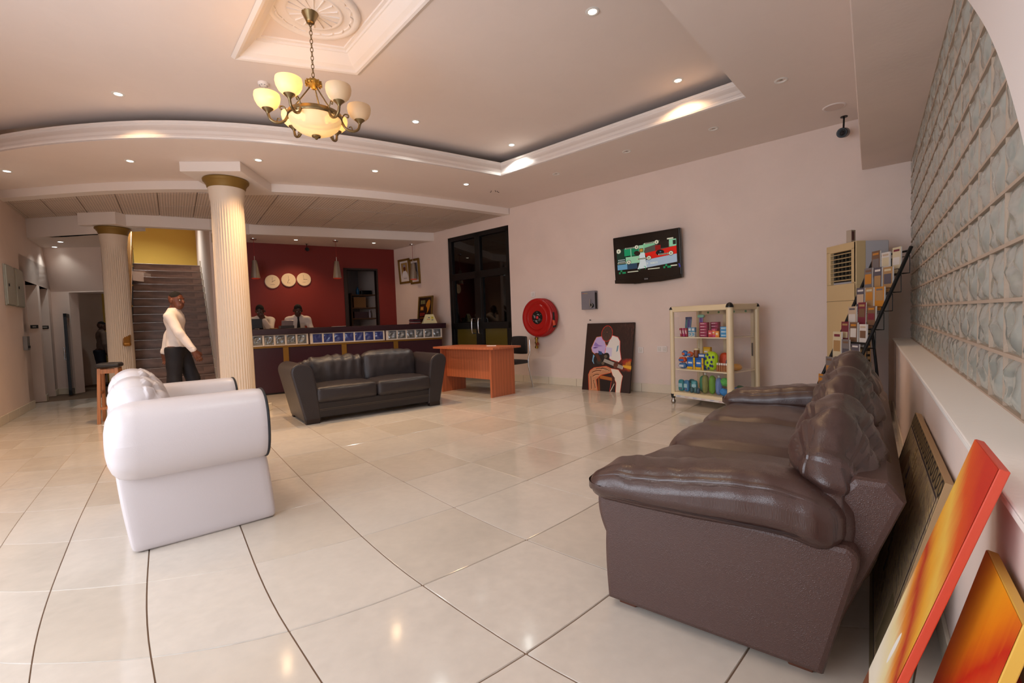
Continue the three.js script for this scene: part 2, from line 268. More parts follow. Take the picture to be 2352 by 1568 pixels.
// ---------------------------------------------------------------- walls
const flat = (rects, z0, z1) => merge(rects.map(([x0, x1, y0, y1]) => boxUV(bo(x0, x1, y0, y1, z0, z1))));
{
  const wr = framed(struct('wall_right', flat([[-5.66, 0.35, 0, ROOF], [-7.45, -5.66, 2.98, ROOF], [-11.2, -7.45, 0, ROOF]], -0.22, 0), M.wall, 'long plain pinkish cream plaster wall holding the television', 'wall'), K, TW);
  const sk = framed(struct('baseboard_right', null, null, 'low skirting of cream tiles along the television wall', 'baseboard'), K, TW);
  const pieces = [[0.02, 0.6], [0.6, 1.2], [1.2, 1.8], [1.8, 2.4], [2.4, 3.0], [3.0, 3.6], [3.6, 4.2], [4.2, 4.8], [4.8, 5.4], [5.4, 5.66]];
  for (const [a, b] of pieces) part(sk, 'skirting_tile', bo(-b + 0.0025, -a - 0.0025, 0, 0.13, 0.0005, 0.013, 0.003), M.skirting);
  // glass block side: low wall, sill, plaster end, bulkhead
  framed(struct('wall_glass_side', flat([[-0.2, 8.3, 0, 0.80]], -0.4, 0), M.wall, 'low plaster wall under the glass blocks', 'wall'), K, TG);
  framed(struct('trim_1', boxUV(bo(-0.2, 8.3, 0.80, 0.82, -0.4, 0.012, 0.006)), M.sill, 'whitewashed sill on the low wall below the glass blocks', 'sill'), K, TG);
  framed(struct('baseboard_glass_side', boxUV(bo(0.02, 7.9, 0, 0.12, 0, 0.012, 0.003)), M.skirting, 'cream tile skirting along the low wall', 'baseboard'), K, TG);
  const arch = new THREE.Shape(); arch.moveTo(3.0, 2.95); arch.splineThru([[3.47, 2.68], [3.84, 2.43], [4.37, 2.03], [4.74, 1.66], [5.02, 1.25], [5.16, 0.82]].map(([x, y]) => V2(x, y)));
  arch.lineTo(8.3, 0.82); arch.lineTo(8.3, ROOF); arch.lineTo(3.0, ROOF);
  framed(struct('wall_glass_end', boxUV(extrude(arch, 0.34, 0.006, 24).translate(0, 0, -0.455)), M.white, 'white plaster wall with a curved edge closing the glass blocks', 'wall'), K, TG);
  framed(struct('trim_2', merge([boxUV(bo(0.003, 8.3, 2.7, ROOF, -0.4, 0.28, 0.008)), boxUV(bo(0.003, 8.3, SOFFIT - 0.06, SOFFIT, 0.24, 0.31, 0.01))]), M.wall, 'plaster bulkhead beam along the top of the glass blocks', 'beam'), K, TG);
  // left wall with two recessed doorways
  framed(struct('wall_left', flat([[-1.2, 1.9, 0, ROOF], [2.75, 2.92, 0, ROOF], [3.62, 4.4, 0, ROOF], [1.9, 2.75, 2.09, ROOF], [2.92, 3.62, 2.09, ROOF], [1.6, 1.9, 0, 2.5], [1.6, 4.4, 2.09, 2.5]], -0.9, 0), M.wall, 'pale plaster wall of the side passage with two recessed doorways', 'wall'), L0, TL);
  framed(struct('wall_left_back', flat([[1.5, 4.4, 0, ROOF]], -1.1, -0.9), M.wall, 'plaster at the back of the passage recesses', 'wall'), L0, TL);
  const bl = framed(struct('baseboard_left', null, null, 'cream tile skirting along the passage wall', 'baseboard'), L0, TL);
  for (const [a, b] of [[-0.3, 0.3], [0.3, 0.9], [0.9, 1.5], [1.5, 1.9], [2.75, 2.92], [3.62, 4.1]]) part(bl, 'skirting_tile', bo(a + 0.003, b - 0.003, 0, 0.12, 0, 0.012, 0.003), M.skirting);
  // rear and side of the hall, behind the camera
  const rearTurn = Math.atan2(0.675, -0.738), rear = framed(struct('wall_rear', flat([[4.9, 8.6, 0, ROOF], [-0.6, 0.7, 0, ROOF], [0.7, 4.9, 2.7, ROOF], [0.7, 4.9, 0, 0.25]], -0.25, 0), M.wall, 'plaster entrance wall', 'wall'), REAR0, rearTurn);
  // made-up glowing panes and area light in place of bounced flash
  const glow = phy('#f4f4f4', 0.5, { emissive: FILL.color.clone(), emissiveIntensity: 0.6 });
  const addedPanes = framed(struct('window_1', null, null, 'added glowing panes behind the camera in place of bounced flash', 'window'), REAR0, rearTurn);
  for (let i = 0; i < 3; i++) { part(addedPanes, 'pane', bo(0.73 + i * 1.4, 2.07 + i * 1.4, 0.28, 2.67, -0.15, -0.13), glow); part(addedPanes, 'frame', bo(0.7 + i * 1.4, 0.76 + i * 1.4, 0.25, 2.7, -0.2, -0.08), M.blackMetal); }
  const flashFill = new THREE.RectAreaLight(FILL.color, FILL.power, 4.1, 2.35), ctr = V3(2.8, 1.475, -0.05).applyAxisAngle(V3(0, 1, 0), rearTurn).add(V3(REAR0[0], 0, REAR0[1]));
  flashFill.position.copy(ctr); flashFill.lookAt(ctr.clone().add(V3(Math.sin(rearTurn), 0, Math.cos(rearTurn)))); flashFill.castShadow = true; scene.add(flashFill);  // unseen area light put in to do the work of bounced flash
  struct('wall_side', boxUV(bo(-7.3, -6.25, 0, ROOF, -5.3, -4.2)), M.wall, 'short plaster return beside the entrance', 'wall');
}
// ---------------------------------------------------------------- ceilings
const TRAY = { far: spline([[-6.4, -5.55], [-5.76, -5.37], [-4.84, -5.2], [-3.86, -5.16], [-2.88, -5.34], [-1.92, -5.75], [-0.95, -6.32], [-0.08, -6.9]], 40), right: [2.4, -4.68], near: [0.25, -2.3], rest: [[-1.9, -0.7], [-5.5, -3.75], [-6.1, -4.6]] };
{
  const tray = [...TRAY.far, TRAY.right, TRAY.near, ...TRAY.rest];
  const ceiling = struct('ceiling', slab([...beamLine, [4.4, -5.0], [-0.5, 1.5], [-0.9, 1.5], [-7.2, -4.3], [-9.4, -6.0]], SOFFIT, SOFFIT + 0.05, [tray]), M.ceil, 'plain plaster soffit around the raised tray ceiling', 'ceiling');
  const grow = (p) => { const c = [-1.9, -4.0]; return [c[0] + (p[0] - c[0]) * 1.3, c[1] + (p[1] - c[1]) * 1.3]; };
  const inner = [[-2.42, -4.3], [-1.42, -4.63], [-0.25, -3.3], [-1.25, -2.97]];
  struct('ceiling_tray', slab(tray.map(grow), UPPER, UPPER + 0.05, [inner]), M.ceil, 'raised flat centre of the tray ceiling', 'ceiling');
  struct('ceiling_recess', slab([[-2.8, -4.6], [-1.3, -5.0], [0.2, -3.1], [-1.3, -2.6]], UPPER + 0.14, UPPER + 0.18), M.ceil, 'recessed ceiling panel above the chandelier', 'ceiling');
  const cor = (o) => [[-0.03, 0], [-0.032, 0.018], [-0.02, 0.024], [-0.018, 0.034], [0.0, 0.04], [0.012, 0.06], [0.022, 0.09], [0.05, 0.125], [0.066, 0.15], [0.07, 0.165], [0.055, 0.17], [0.053, 0.19], [0.065, 0.196], [0.16, 0.196], [0.16, 0.05]].map(([a, b]) => [a, SOFFIT + b * 1.16]);
  struct('trim_3', sweepWall([...TRAY.far, TRAY.right], cor()), M.trimWhite, 'white moulded cornice around the tray ceiling', 'cornice');
  struct('trim_4', sweepWall([TRAY.right, TRAY.near, ...TRAY.rest], [[0.0, SOFFIT], [0, SOFFIT + 0.09], [0.1, SOFFIT + 0.09], [0.1, SOFFIT + 0.02]]), std('#e2cfa8', 0.6), 'thin cream edge of the tray ceiling opening', 'trim');
  const ring = [...inner, inner[0], inner[1]];
  struct('trim_5', sweepWall([...inner, inner[0]], [[0.03, UPPER - 0.004], [0, UPPER - 0.018], [-0.02, UPPER - 0.012], [-0.028, UPPER + 0.01], [-0.06, UPPER + 0.03], [-0.1, UPPER + 0.075], [-0.125, UPPER + 0.105], [-0.135, UPPER + 0.108], [-0.14, UPPER + 0.125], [-0.165, UPPER + 0.128], [-0.17, UPPER + 0.142]].map(([a, b]) => [a, b])), M.trimWhite, 'white crown moulding framing the chandelier panel', 'moulding');
  struct('ceiling_roof', slab([[-1, 2], [-8, -4.2], [-15, -14.5], [4, -17], [9, -5]], ROOF, ROOF + 0.1), M.ceil, 'slab over the hall', 'ceiling');
  // beam between the soffit and the lowered tile ceiling
  struct('trim_6', sweepWall(beamLine, [[0.16, SOFFIT + 0.05], [0, SOFFIT + 0.05], [0, DROP - 0.006], [0.16, DROP - 0.006], [0.16, SOFFIT + 0.05]]), M.trimWhite, 'white fascia edging the lowered tile ceiling', 'fascia');
  const farLine = [[-9.6, -8.05], [-8.9, -8.0], [-6.7, -7.8], [-6.1, -8.0], [-5.35, -8.4], [-4.95, -8.95], ...[0.25, 0.5, 0.75, 1].map((t) => [lerp(-4.95, -1.38, t), lerp(-8.95, -10.5, t)])];
  struct('trim_7', sweepWall(farLine.slice(0, 3), [[0.1, DROP + 0.05], [0, DROP + 0.05], [0, WING], [0.1, WING]]), M.trimWhite, 'white fascia stepping down to the side passage ceiling', 'fascia');
  struct('trim_8', sweepWall(farLine.slice(2, 6), [[0.14, DROP + 0.05], [0, DROP + 0.05], [0, 2.98], [0.14, 2.98], [0.14, DROP + 0.4]]), M.trimWhite, 'white beam over the foot of the stairs', 'beam');
  struct('trim_9', sweepWall(farLine.slice(5), [[0.14, DROP + 0.05], [0, DROP + 0.05], [0, DESKCEIL - 0.01], [0.14, DESKCEIL - 0.01], [0.14, DROP]]), M.trimWhite, 'white fascia beam in front of the reception', 'fascia');
  // lowered ceiling of ribbed tiles in a grid
  const drop = struct('ceiling_drop', null, null, 'lowered ceiling of ribbed grey-beige tiles in a grid', 'ceiling');
  const near = [[-9.6, -7.35], [-9.0, -7.25], [-8.5, -7.17], [-7.97, -7.1], [-7.44, -7.04], [-6.91, -6.98], [-6.31, -6.9], [-5.7, -6.84], [-5.07, -6.81], [-4.5, -6.83], [-3.94, -6.9], [-3.4, -7.02], [-2.85, -7.19], [-2.32, -7.42], [-1.8, -7.69], [-1.3, -7.99], [-0.81, -8.34], [-0.36, -8.72], [0.1, -9.1], [0.55, -9.5]];
  const dj = [-0.485, -0.665], at = (i, j) => [near[i][0] + dj[0] * j, near[i][1] + dj[1] * j];
  const ribs = dataTex(128, 128, (u, v) => { const s = Math.sin(u * 2 * PI * 14), k = 128 + 90 * s * (0.75 + 0.25 * Math.sin(v * 2 * PI * 9)); return [k, k, k]; }, false);
  const ribTone = dataTex(128, 128, (u, v) => { const k = 1 + 0.07 * Math.sin(u * 2 * PI * 14) + 0.05 * fineN(u, v) + 0.035 * Math.sin(v * 2 * PI * 9); return [206 * k, 188 * k, 175 * k]; });
  M.dropTile = std('#ffffff', 0.8, { map: ribTone, bumpMap: ribs, bumpScale: 0.006 });
  part(drop, 'grid', slab([[-10.2, -7.2], ...beamLine.map(([x, z]) => [x, z - 0.02]), [0.3, -9.0], [-1.3, -10.75], [-4.7, -9.15], [-5.1, -8.6], [-5.9, -8.25], [-6.7, -7.9], [-8.9, -8.1], [-10.2, -8.1]], DROP + 0.012, DROP + 0.05), M.dropGrid);
  const tx = WT, tn = WN;
  for (let i = 0; i < near.length - 1; i++) for (let j = -1; j < 5; j++) {
    const q = [at(i, j), at(i + 1, j), at(i + 1, j + 1), at(i, j + 1)], c = [(q[0][0] + q[2][0]) / 2, (q[0][1] + q[2][1]) / 2];
    const inFront = (p, line) => { let b = 1e9, s = 0; for (let k = 0; k < line.length - 1; k++) { const [x0, z0] = line[k], [x1, z1] = line[k + 1]; const t = clamp(((p[0] - x0) * (x1 - x0) + (p[1] - z0) * (z1 - z0)) / ((x1 - x0) ** 2 + (z1 - z0) ** 2), 0, 1); const d = Math.hypot(p[0] - x0 - t * (x1 - x0), p[1] - z0 - t * (z1 - z0)); if (d < b) { b = d; s = Math.sign((x1 - x0) * (p[1] - z0) - (z1 - z0) * (p[0] - x0)); } } return s * b; };
    // clip the tile outline against the beam, the far fascia and the long wall
    let poly = q.map(([x, z]) => [c[0] + (x - c[0]) * 0.972, c[1] + (z - c[1]) * 0.972]);
    const clip = (f) => { const o = []; for (let k = 0; k < poly.length; k++) { const a = poly[k], b = poly[(k + 1) % poly.length], fa = f(a), fb = f(b); if (fa >= 0) o.push(a); if ((fa >= 0) !== (fb >= 0)) { const t = fa / (fa - fb); o.push([lerp(a[0], b[0], t), lerp(a[1], b[1], t)]); } } poly = o; };
    clip((p) => -inFront(p, beamLine) - 0.17); if (poly.length < 3) continue;
    clip((p) => inFront(p, farLine) - 0.015); if (poly.length < 3) continue;
    clip((p) => (p[0] - K[0]) * tn[0] + (p[1] - K[1]) * tn[1] - 0.01); if (poly.length < 3) continue;
    clip((p) => (p[0] - L0[0]) * LN[0] + (p[1] - L0[1]) * LN[1] + 0.05); if (poly.length < 3) continue;
    let area = 0; for (let k = 0; k < poly.length; k++) { const a = poly[k], b = poly[(k + 1) % poly.length]; area += a[0] * b[1] - a[1] * b[0]; }
    if (Math.abs(area) < 0.02) continue;
    const g = slab(poly, DROP, DROP + 0.02), p = g.attributes.position, uv = g.attributes.uv;
    const ax = [q[1][0] - q[0][0], q[1][1] - q[0][1]], lx = Math.hypot(...ax);
    for (let k = 0; k < p.count; k++) { const x = p.getX(k) - q[0][0], z = p.getZ(k) - q[0][1]; const v = (x * -ax[1] + z * ax[0]) / (dj[0] * -ax[1] + dj[1] * ax[0]), u = (x - v * dj[0]) * ax[0] / lx / lx + (z - v * dj[1]) * ax[1] / lx / lx; uv.setXY(k, u, v); }
    part(drop, 'ceiling_tile', g, M.dropTile);
  }
}
// ---------------------------------------------------------------- glass block wall
const wavy = (w, h, d, seed, amp = 0.006, n = 8) => {            // a pressed glass block with a rippled face towards +z
  const g = new THREE.BoxGeometry(w, h, d, n, n, 1), p = g.attributes.position;
  for (let i = 0; i < p.count; i++) {
    const x = p.getX(i), y = p.getY(i), z = p.getZ(i), e = Math.min(1, 6 * (0.5 - Math.abs(x / w)), 6 * (0.5 - Math.abs(y / h)));
    if (z > 0) p.setZ(i, z - 0.012 * (1 - Math.max(0, e)) + Math.max(0, e) * amp * (Math.sin(x / w * 9 + seed * 1.7 + 2 * Math.sin(y / h * 4 + seed)) + 0.6 * Math.sin(y / h * 11 - x / w * 3 + seed * 2.3)));
  }
  const f = g.toNonIndexed(); g.computeVertexNormals(); return boxUV(g);
};
{
  const W = 0.235, Hh = 0.171, N = 22, R = 11;
  const wall = framed(struct('wall_glass_block', null, null, 'wall of wavy clear glass blocks in sandy mortar', 'glass block wall'), K, TG);
  const glass = phy('#e4e4da', 0.1, { transmission: 0.55, thickness: 0.06, ior: 1.5, attenuationColor: col('#aab3a0'), attenuationDistance: 0.25 });
  const mortar = std('#b8a28e', 0.9, { bumpMap: withRepeat(plasterBump, 3), bumpScale: 0.004 });
  const kinds = [0, 1, 2, 3].map((k) => wavy(W - 0.008, Hh - 0.012, 0.075, k * 1.9 + 0.3));
  const arch = (s) => { const c = [[0, 2.78], [3.2, 2.83], [3.47, 2.68], [3.84, 2.43], [4.37, 2.03], [4.74, 1.66], [5.02, 1.25], [5.16, 0.82]]; for (let i = 0; i < c.length - 1; i++) if (s <= c[i + 1][0]) return lerp(c[i][1], c[i + 1][1], (s - c[i][0]) / (c[i + 1][0] - c[i][0])); return 0; };
  const bars = [];
  for (let r = 0; r <= R; r++) bars.push(boxUV(bo(0, N * W, 0.82 + r * Hh - 0.006, 0.82 + r * Hh + 0.006, -0.21, -0.137)));
  for (let c = 0; c <= N; c++) bars.push(boxUV(bo(c * W - 0.0035, c * W + 0.0035, 0.82, 0.82 + R * Hh, -0.21, -0.139)));
  part(wall, 'mortar_joints', merge(bars), mortar, 'sandy mortar joints between the blocks');
  for (let r = 0; r < R; r++) for (let c = 0; c < N; c++) {
    if (0.82 + r * Hh > arch(c * W)) continue;
    const b = part(wall, 'glass_block', kinds[(r * 5 + c * 3) % 4], glass); b.position.set((c + 0.5) * W, 0.82 + (r + 0.5) * Hh, -0.175);
  }
  // the yard outside the glass blocks
  framed(struct('ground_outside', boxUV(bo(-6, 14, -0.12, -0.02, -12, -0.42)), std('#6f6c62', 0.9), 'grey yard outside', 'ground'), K, TG);
}
// ---------------------------------------------------------------- the side passage: ceiling, end wall with a doorway, room behind
{
  struct('ceiling_wing', slab([[-10.8, -8.06], [-9.6, -8.06], [-8.9, -8.005], [-6.72, -7.805], [-7.0, -8.5], [-7.7, -9.4], [-10.8, -9.6]], WING, WING + 0.06), M.ceil, 'plain ceiling of the side passage', 'ceiling');
  const a = [-9.35, -9.22], turn = Math.atan2(0.28, 2.6);
  framed(struct('wall_passage_end', flat([[-0.6, 0.55, 0, ROOF], [0.55, 1.5, 2.03, 2.45]], -0.22, 0), M.wall, 'end wall of the passage with an open doorway', 'wall'), a, turn);
  framed(struct('baseboard_passage', bo(0.1, 0.55, 0, 0.12, 0, 0.012, 0.003), M.skirting, 'cream tile skirting on the passage end wall', 'baseboard'), a, turn);
  // the sloping underside of the upper stair flight
  const slope = new THREE.Shape([[0, 2.05], [0.42, WING + 0.02], [0.42, WING + 0.12], [-0.1, 2.3]].map(([z, y]) => V2(z, y)));
  framed(struct('ceiling_stair_underside', boxUV(extrude(slope, 1.5).rotateY(-PI / 2).translate(1.5, 0, 0)), M.wall, 'sloping plaster underside above the passage doorway', 'ceiling'), a, turn);
  // room behind the doorway
  framed(struct('wall_passage_room', merge([boxUV(bo(-0.7, 1.4, 0, 2.5, -2.7, -2.5)), boxUV(bo(-0.6, -0.4, 0, 2.5, -2.5, -0.22)), boxUV(bo(1.35, 1.4, 0, 2.5, -2.5, -0.9)), boxUV(bo(-0.7, 1.4, 2.3, 2.5, -2.7, -0.1))]), M.wall, 'plaster walls of the room beyond the passage', 'wall'), a, turn);
  const d3 = framed(struct('door_3', null, null, 'black framed doorway with transom at the end of the passage', 'door'), a, turn);
  part(d3, 'transom_frame', merge([bo(0.62, 1.95, 1.94, 2.0, -0.9, -0.86), bo(0.62, 1.95, 1.5, 1.62, -0.9, -0.85), bo(0.62, 0.67, 0, 2.0, -0.9, -0.86), bo(1.9, 1.95, 0, 2.0, -0.9, -0.86)]), M.blackMetal);
  part(d3, 'transom_glass', bo(0.67, 1.9, 1.62, 1.94, -0.885, -0.875), std('#8f7f78', 0.3));
  const leaf = part(d3, 'door_leaf', merge([bo(0, 0.07, 0.02, 1.6, 0, 0.045), bo(0.45, 0.52, 0.02, 1.6, 0, 0.045), bo(0, 0.52, 1.53, 1.6, 0, 0.045), bo(0, 0.52, 0.02, 0.12, 0, 0.045)]), M.blackMetal, 'narrow black metal door leaf standing open');
  leaf.position.set(0.48, 0, -0.08); leaf.rotation.y = -1.02;
  part(leaf, 'pane', bo(0.07, 0.45, 0.12, 1.53, 0.015, 0.03), phy('#6b5d5d', 0.05));
  part(leaf, 'handle', merge([rod(V3(0.47, 0.7, 0.07), V3(0.47, 0.95, 0.07), 0.012), rod(V3(0.47, 0.72, 0.03), V3(0.47, 0.72, 0.07), 0.008), rod(V3(0.47, 0.93, 0.03), V3(0.47, 0.93, 0.07), 0.008)]), M.chrome);
}
// ---------------------------------------------------------------- stairs
{
  const N = 16, rise = 0.172, go = 0.212, w = 1.3;
  const stone = std('#ffffff', 0.35, { map: withRepeat(dataTex(256, 256, (u, v) => { const k = 1 + 0.16 * mottleN(u, v) + 0.12 * Math.sin(v * 40 + 6 * fbm(u * 2, v * 6, 3, 2)); return [138 * k, 110 * k, 96 * k]; }), 0.9) });
  const st = framed(thing('staircase', 'straight flight of brown stone stairs with a gilded handrail', 'staircase'), S0, TS);
  const step = boxUV(bo(0, w, 0, rise, -go - 0.02, 0, 0.006));
  for (let i = 0; i < N; i++) { const s = part(st, 'step', step, stone); s.position.set(0, i * rise, -i * go); const b = i ? part(st, 'step_core', boxUV(bo(0.01, w - 0.01, Math.max(0, i * rise - 0.3), i * rise, -i * go - go, -i * go - 0.03)), stone) : null; }
  part(st, 'landing', boxUV(bo(-1.4, w, N * rise - 0.16, N * rise - 0.0005, -N * go - 1.4, -N * go - 0.02)), stone);
  const a = V3(0.03, 1.02, 0.06), b = V3(0.03, 1.02 + (N - 1) * rise, 0.06 - (N - 1) * go);
  const slopeA = Math.atan2(rise, go), len = a.distanceTo(b);
  const rail = part(st, 'handrail', Rt(bx(0.11, 0.08, len + 0.15, 0, 0, 0, 0.03, 3), 0, 0, 0), phy('#a8701f', 0.16, { metalness: 0.55, clearcoat: 0.6 }), 'gilded handrail');
  rail.position.copy(a.clone().add(b).multiplyScalar(0.5)); rail.rotation.x = slopeA;
  const stringer = new THREE.Shape([[-0.05, 0], [-0.05, 0.98], [-(N - 1) * go, 0.98 + (N - 1) * rise], [-(N) * go, 0.98 + (N - 1) * rise], [-(N) * go, N * rise - 0.2], [-0.35, 0]].map(([z, y]) => V2(-z, y)));
  part(st, 'balustrade_panel', extrude(stringer, 0.035).rotateY(PI / 2).translate(0.012, 0, 0), M.black, 'black metal balustrade panel');
  for (let i = 0; i < 6; i++) part(st, 'bracket', cyl(0.02, 0.02, 0.03, 0.055, 0.8 + i * 2.6 * rise, -0.15 - i * 2.6 * go, 12), M.brass);
  // stepped skirting on the right
  for (let i = 0; i < N; i++) { const s = part(st, 'skirting_step', bo(w - 0.018, w + 0.004, rise * 0.2, rise * 1.65, -go, 0.02), std('#cdbfae', 0.4)); s.position.set(0, i * rise, -i * go); }
  // upper landing railing beside the flight
  const up = framed(thing('landing_railing', 'black geometric metal railing of the upper landing', 'railing'), S0, TS);
  const r = (x0, y0, x1, y1) => rod(V3(x0, y0, -2.95), V3(x1, y1, -2.95), 0.013, 6);
  part(up, 'rails', merge([r(-1.2, 3.12, -0.1, 3.12), r(-1.2, 2.62, -0.1, 2.62), r(-1.2, 2.95, -0.1, 2.95)]), M.blackMetal);
  for (const x of [-1.2, -0.9, -0.6, -0.3, -0.1]) part(up, 'baluster', r(x, 2.45, x, 3.12), M.blackMetal);
  part(up, 'diagonal', merge([r(-0.6, 2.62, -0.9, 2.95), r(-0.3, 2.62, -0.6, 2.95)]), M.blackMetal);
  // enclosing walls
  framed(struct('wall_stairs_top', flat([[-2.6, w + 0.3, 0, ROOF]], -N * go - 1.55, -N * go - 1.4), M.yellow, 'mustard yellow wall at the head of the stairs', 'wall'), S0, TS);
  framed(struct('wall_stairs_right', boxUV(bo(w + 0.005, w + 0.15, 0, ROOF, -N * go - 1.5, 0.05)), M.wall, 'plaster wall beside the stairs', 'wall'), S0, TS);
  framed(struct('wall_stairs_left', flat([[-2.6, -1.25, 2.0, ROOF]], -3.1, -2.98), M.yellow, 'mustard yellow wall on the upper landing', 'wall'), S0, TS);
  framed(struct('wall_landing_back', flat([[-1.25, 0, 2.05, 2.5]], -3.0, -2.9), M.wall, 'plaster upstand below the landing railing', 'wall'), S0, TS);
  framed(struct('wall_under_stairs', boxUV(bo(-0.02, 0, 0, 2.4, -3.4, -1.2)), M.wall, 'plaster side of the stair flight', 'wall'), S0, TS);
}
// ---------------------------------------------------------------- fluted columns
function flutedColumn([x, z], turn, { r = 0.235, top, plinth = 0.7, label, dirt }) {
  const c = thing('fluted_column', label, 'column', [x, 0, z], turn);
  const n = 320, fl = 40, prof = [], rows = [0.2, 0.24, 0.3, 0.36, top * 0.35, top * 0.62, top - 0.48, top - 0.38, top - 0.31, top - 0.27, top - 0.19, top - 0.12];
  const pos = [], idx = [], uv = [];
  rows.forEach((y, j) => {
    const t = (y - 0.2) / (top - 0.32), R = r * (1.0 - 0.07 * t) * (j === 0 ? 1.04 : 1) * (j > 8 ? 1.0 + 0.045 * (j - 8) : 1), depth = j < 1 || j > 7 ? 0 : j === 1 || j === 7 ? 0.5 : 1;
    for (let i = 0; i <= n; i++) { const a = i / n * 2 * PI, f = Math.pow(Math.abs(Math.sin(a * fl / 2)), 0.55); const rad = R - depth * 0.012 * f; pos.push(rad * Math.cos(a), y, rad * Math.sin(a)); uv.push(a * r, y); }
  });
  for (let j = 0; j < rows.length - 1; j++) for (let i = 0; i < n; i++) { const a = j * (n + 1) + i, b = a + n + 1; idx.push(a, b, a + 1, b, b + 1, a + 1); }
  const g = new THREE.BufferGeometry(); g.setAttribute('position', new THREE.Float32BufferAttribute(pos, 3)); g.setAttribute('uv', new THREE.Float32BufferAttribute(uv, 2)); g.setIndex(idx); g.computeVertexNormals();
  part(c, 'shaft', g, std('#dfcdb9', 0.55));
  part(c, 'capital', lathe([[r * 1.06, top - 0.125], [r * 1.1, top - 0.11], [r * 1.13, top - 0.08], [r * 1.2, top - 0.06], [r * 1.22, top - 0.045], [r * 1.3, top - 0.035], [r * 1.32, top - 0.012], [r * 1.28, top], [0.01, top]], 48), M.capitalGold, 'old gold moulded capital');
  part(c, 'base_ring', lathe([[0.01, 0.1], [r * 1.2, 0.1], [r * 1.24, 0.12], [r * 1.2, 0.145], [r * 1.1, 0.155], [r * 1.12, 0.175], [r * 1.08, 0.2], [r, 0.202]], 48), std('#6f5a49', 0.5, { metalness: 0.2, bumpMap: withRepeat(plasterBump, 5), bumpScale: 0.004 }), 'worn brown base ring');
  part(c, 'plinth', bx(plinth, 0.1, plinth, 0, 0.05, 0, 0.006), std('#efe2cc', 0.4));
  return c;
}
flutedColumn([-3.74, -6.27], 0.18, { r: 0.205, plinth: 0.62, top: DROP - 0.012, label: 'fluted cream column with a gold capital beside the black sofa' });
flutedColumn([-6.74, -7.98], 0.0, { r: 0.185, plinth: 0.5, top: 2.97, label: 'fluted cream column with a gold capital behind the bar stool' });
struct('trim_10', boxUV(Rt(bx(0.72, SOFFIT - DROP + 0.012, 1.1, 0, 0, 0, 0.004), 0, 0.1, 0).translate(-3.76, (SOFFIT + DROP) / 2 - 0.006, -6.44)), M.trimWhite, 'white block over the front column', 'beam');
struct('trim_11', boxUV(bo(-7.05, -6.43, 2.972, DROP, -8.3, -7.68)), M.trimWhite, 'white block over the rear column', 'beam');
// ---------------------------------------------------------------- reception: red wall, side ceiling, counter
{
  framed(struct('wall_reception', flat([[-0.6, 1.98, 0, 3.05], [2.77, 3.75, 0, 3.05], [1.98, 2.77, 2.52, 3.05]], -2.23, -2.08), M.red, 'dark red feature wall behind the reception counter', 'wall'), C0, TC);
  struct('ceiling_reception', slab([[-5.0, -8.98], [-1.25, -10.62], [-2.6, -11.9], [-6.3, -9.9], [-5.6, -8.9]], DESKCEIL, DESKCEIL + 0.06), M.ceil, 'plain ceiling over the reception', 'ceiling');
  framed(struct('wall_back_office', merge([boxUV(bo(1.2, 4.2, 0, 3.2, -4.1, -3.95)), boxUV(bo(1.2, 1.35, 0, 3.2, -4, -2.23)), boxUV(bo(3.75, 4.2, 0, 3.2, -4, -2.23)), boxUV(bo(1.2, 4.2, 2.95, 3.2, -4, -2.2))]), std('#b9b4b8', 0.8), 'pale grey walls of the back office', 'wall'), C0, TC);
  framed(struct('door_2', merge([bo(1.98, 2.05, 0, 2.52, -2.26, -2.06), bo(2.735, 2.77, 0, 2.52, -2.26, -2.06), bo(1.98, 2.77, 2.48, 2.52, -2.26, -2.06), bo(2.05, 2.10, 0, 2.48, -2.9, -2.23)]), std('#241310', 0.5), 'dark wooden frame of the back office doorway', 'door'), C0, TC);
}
const counterTop = (x) => 1.16 + 0.0 * x;
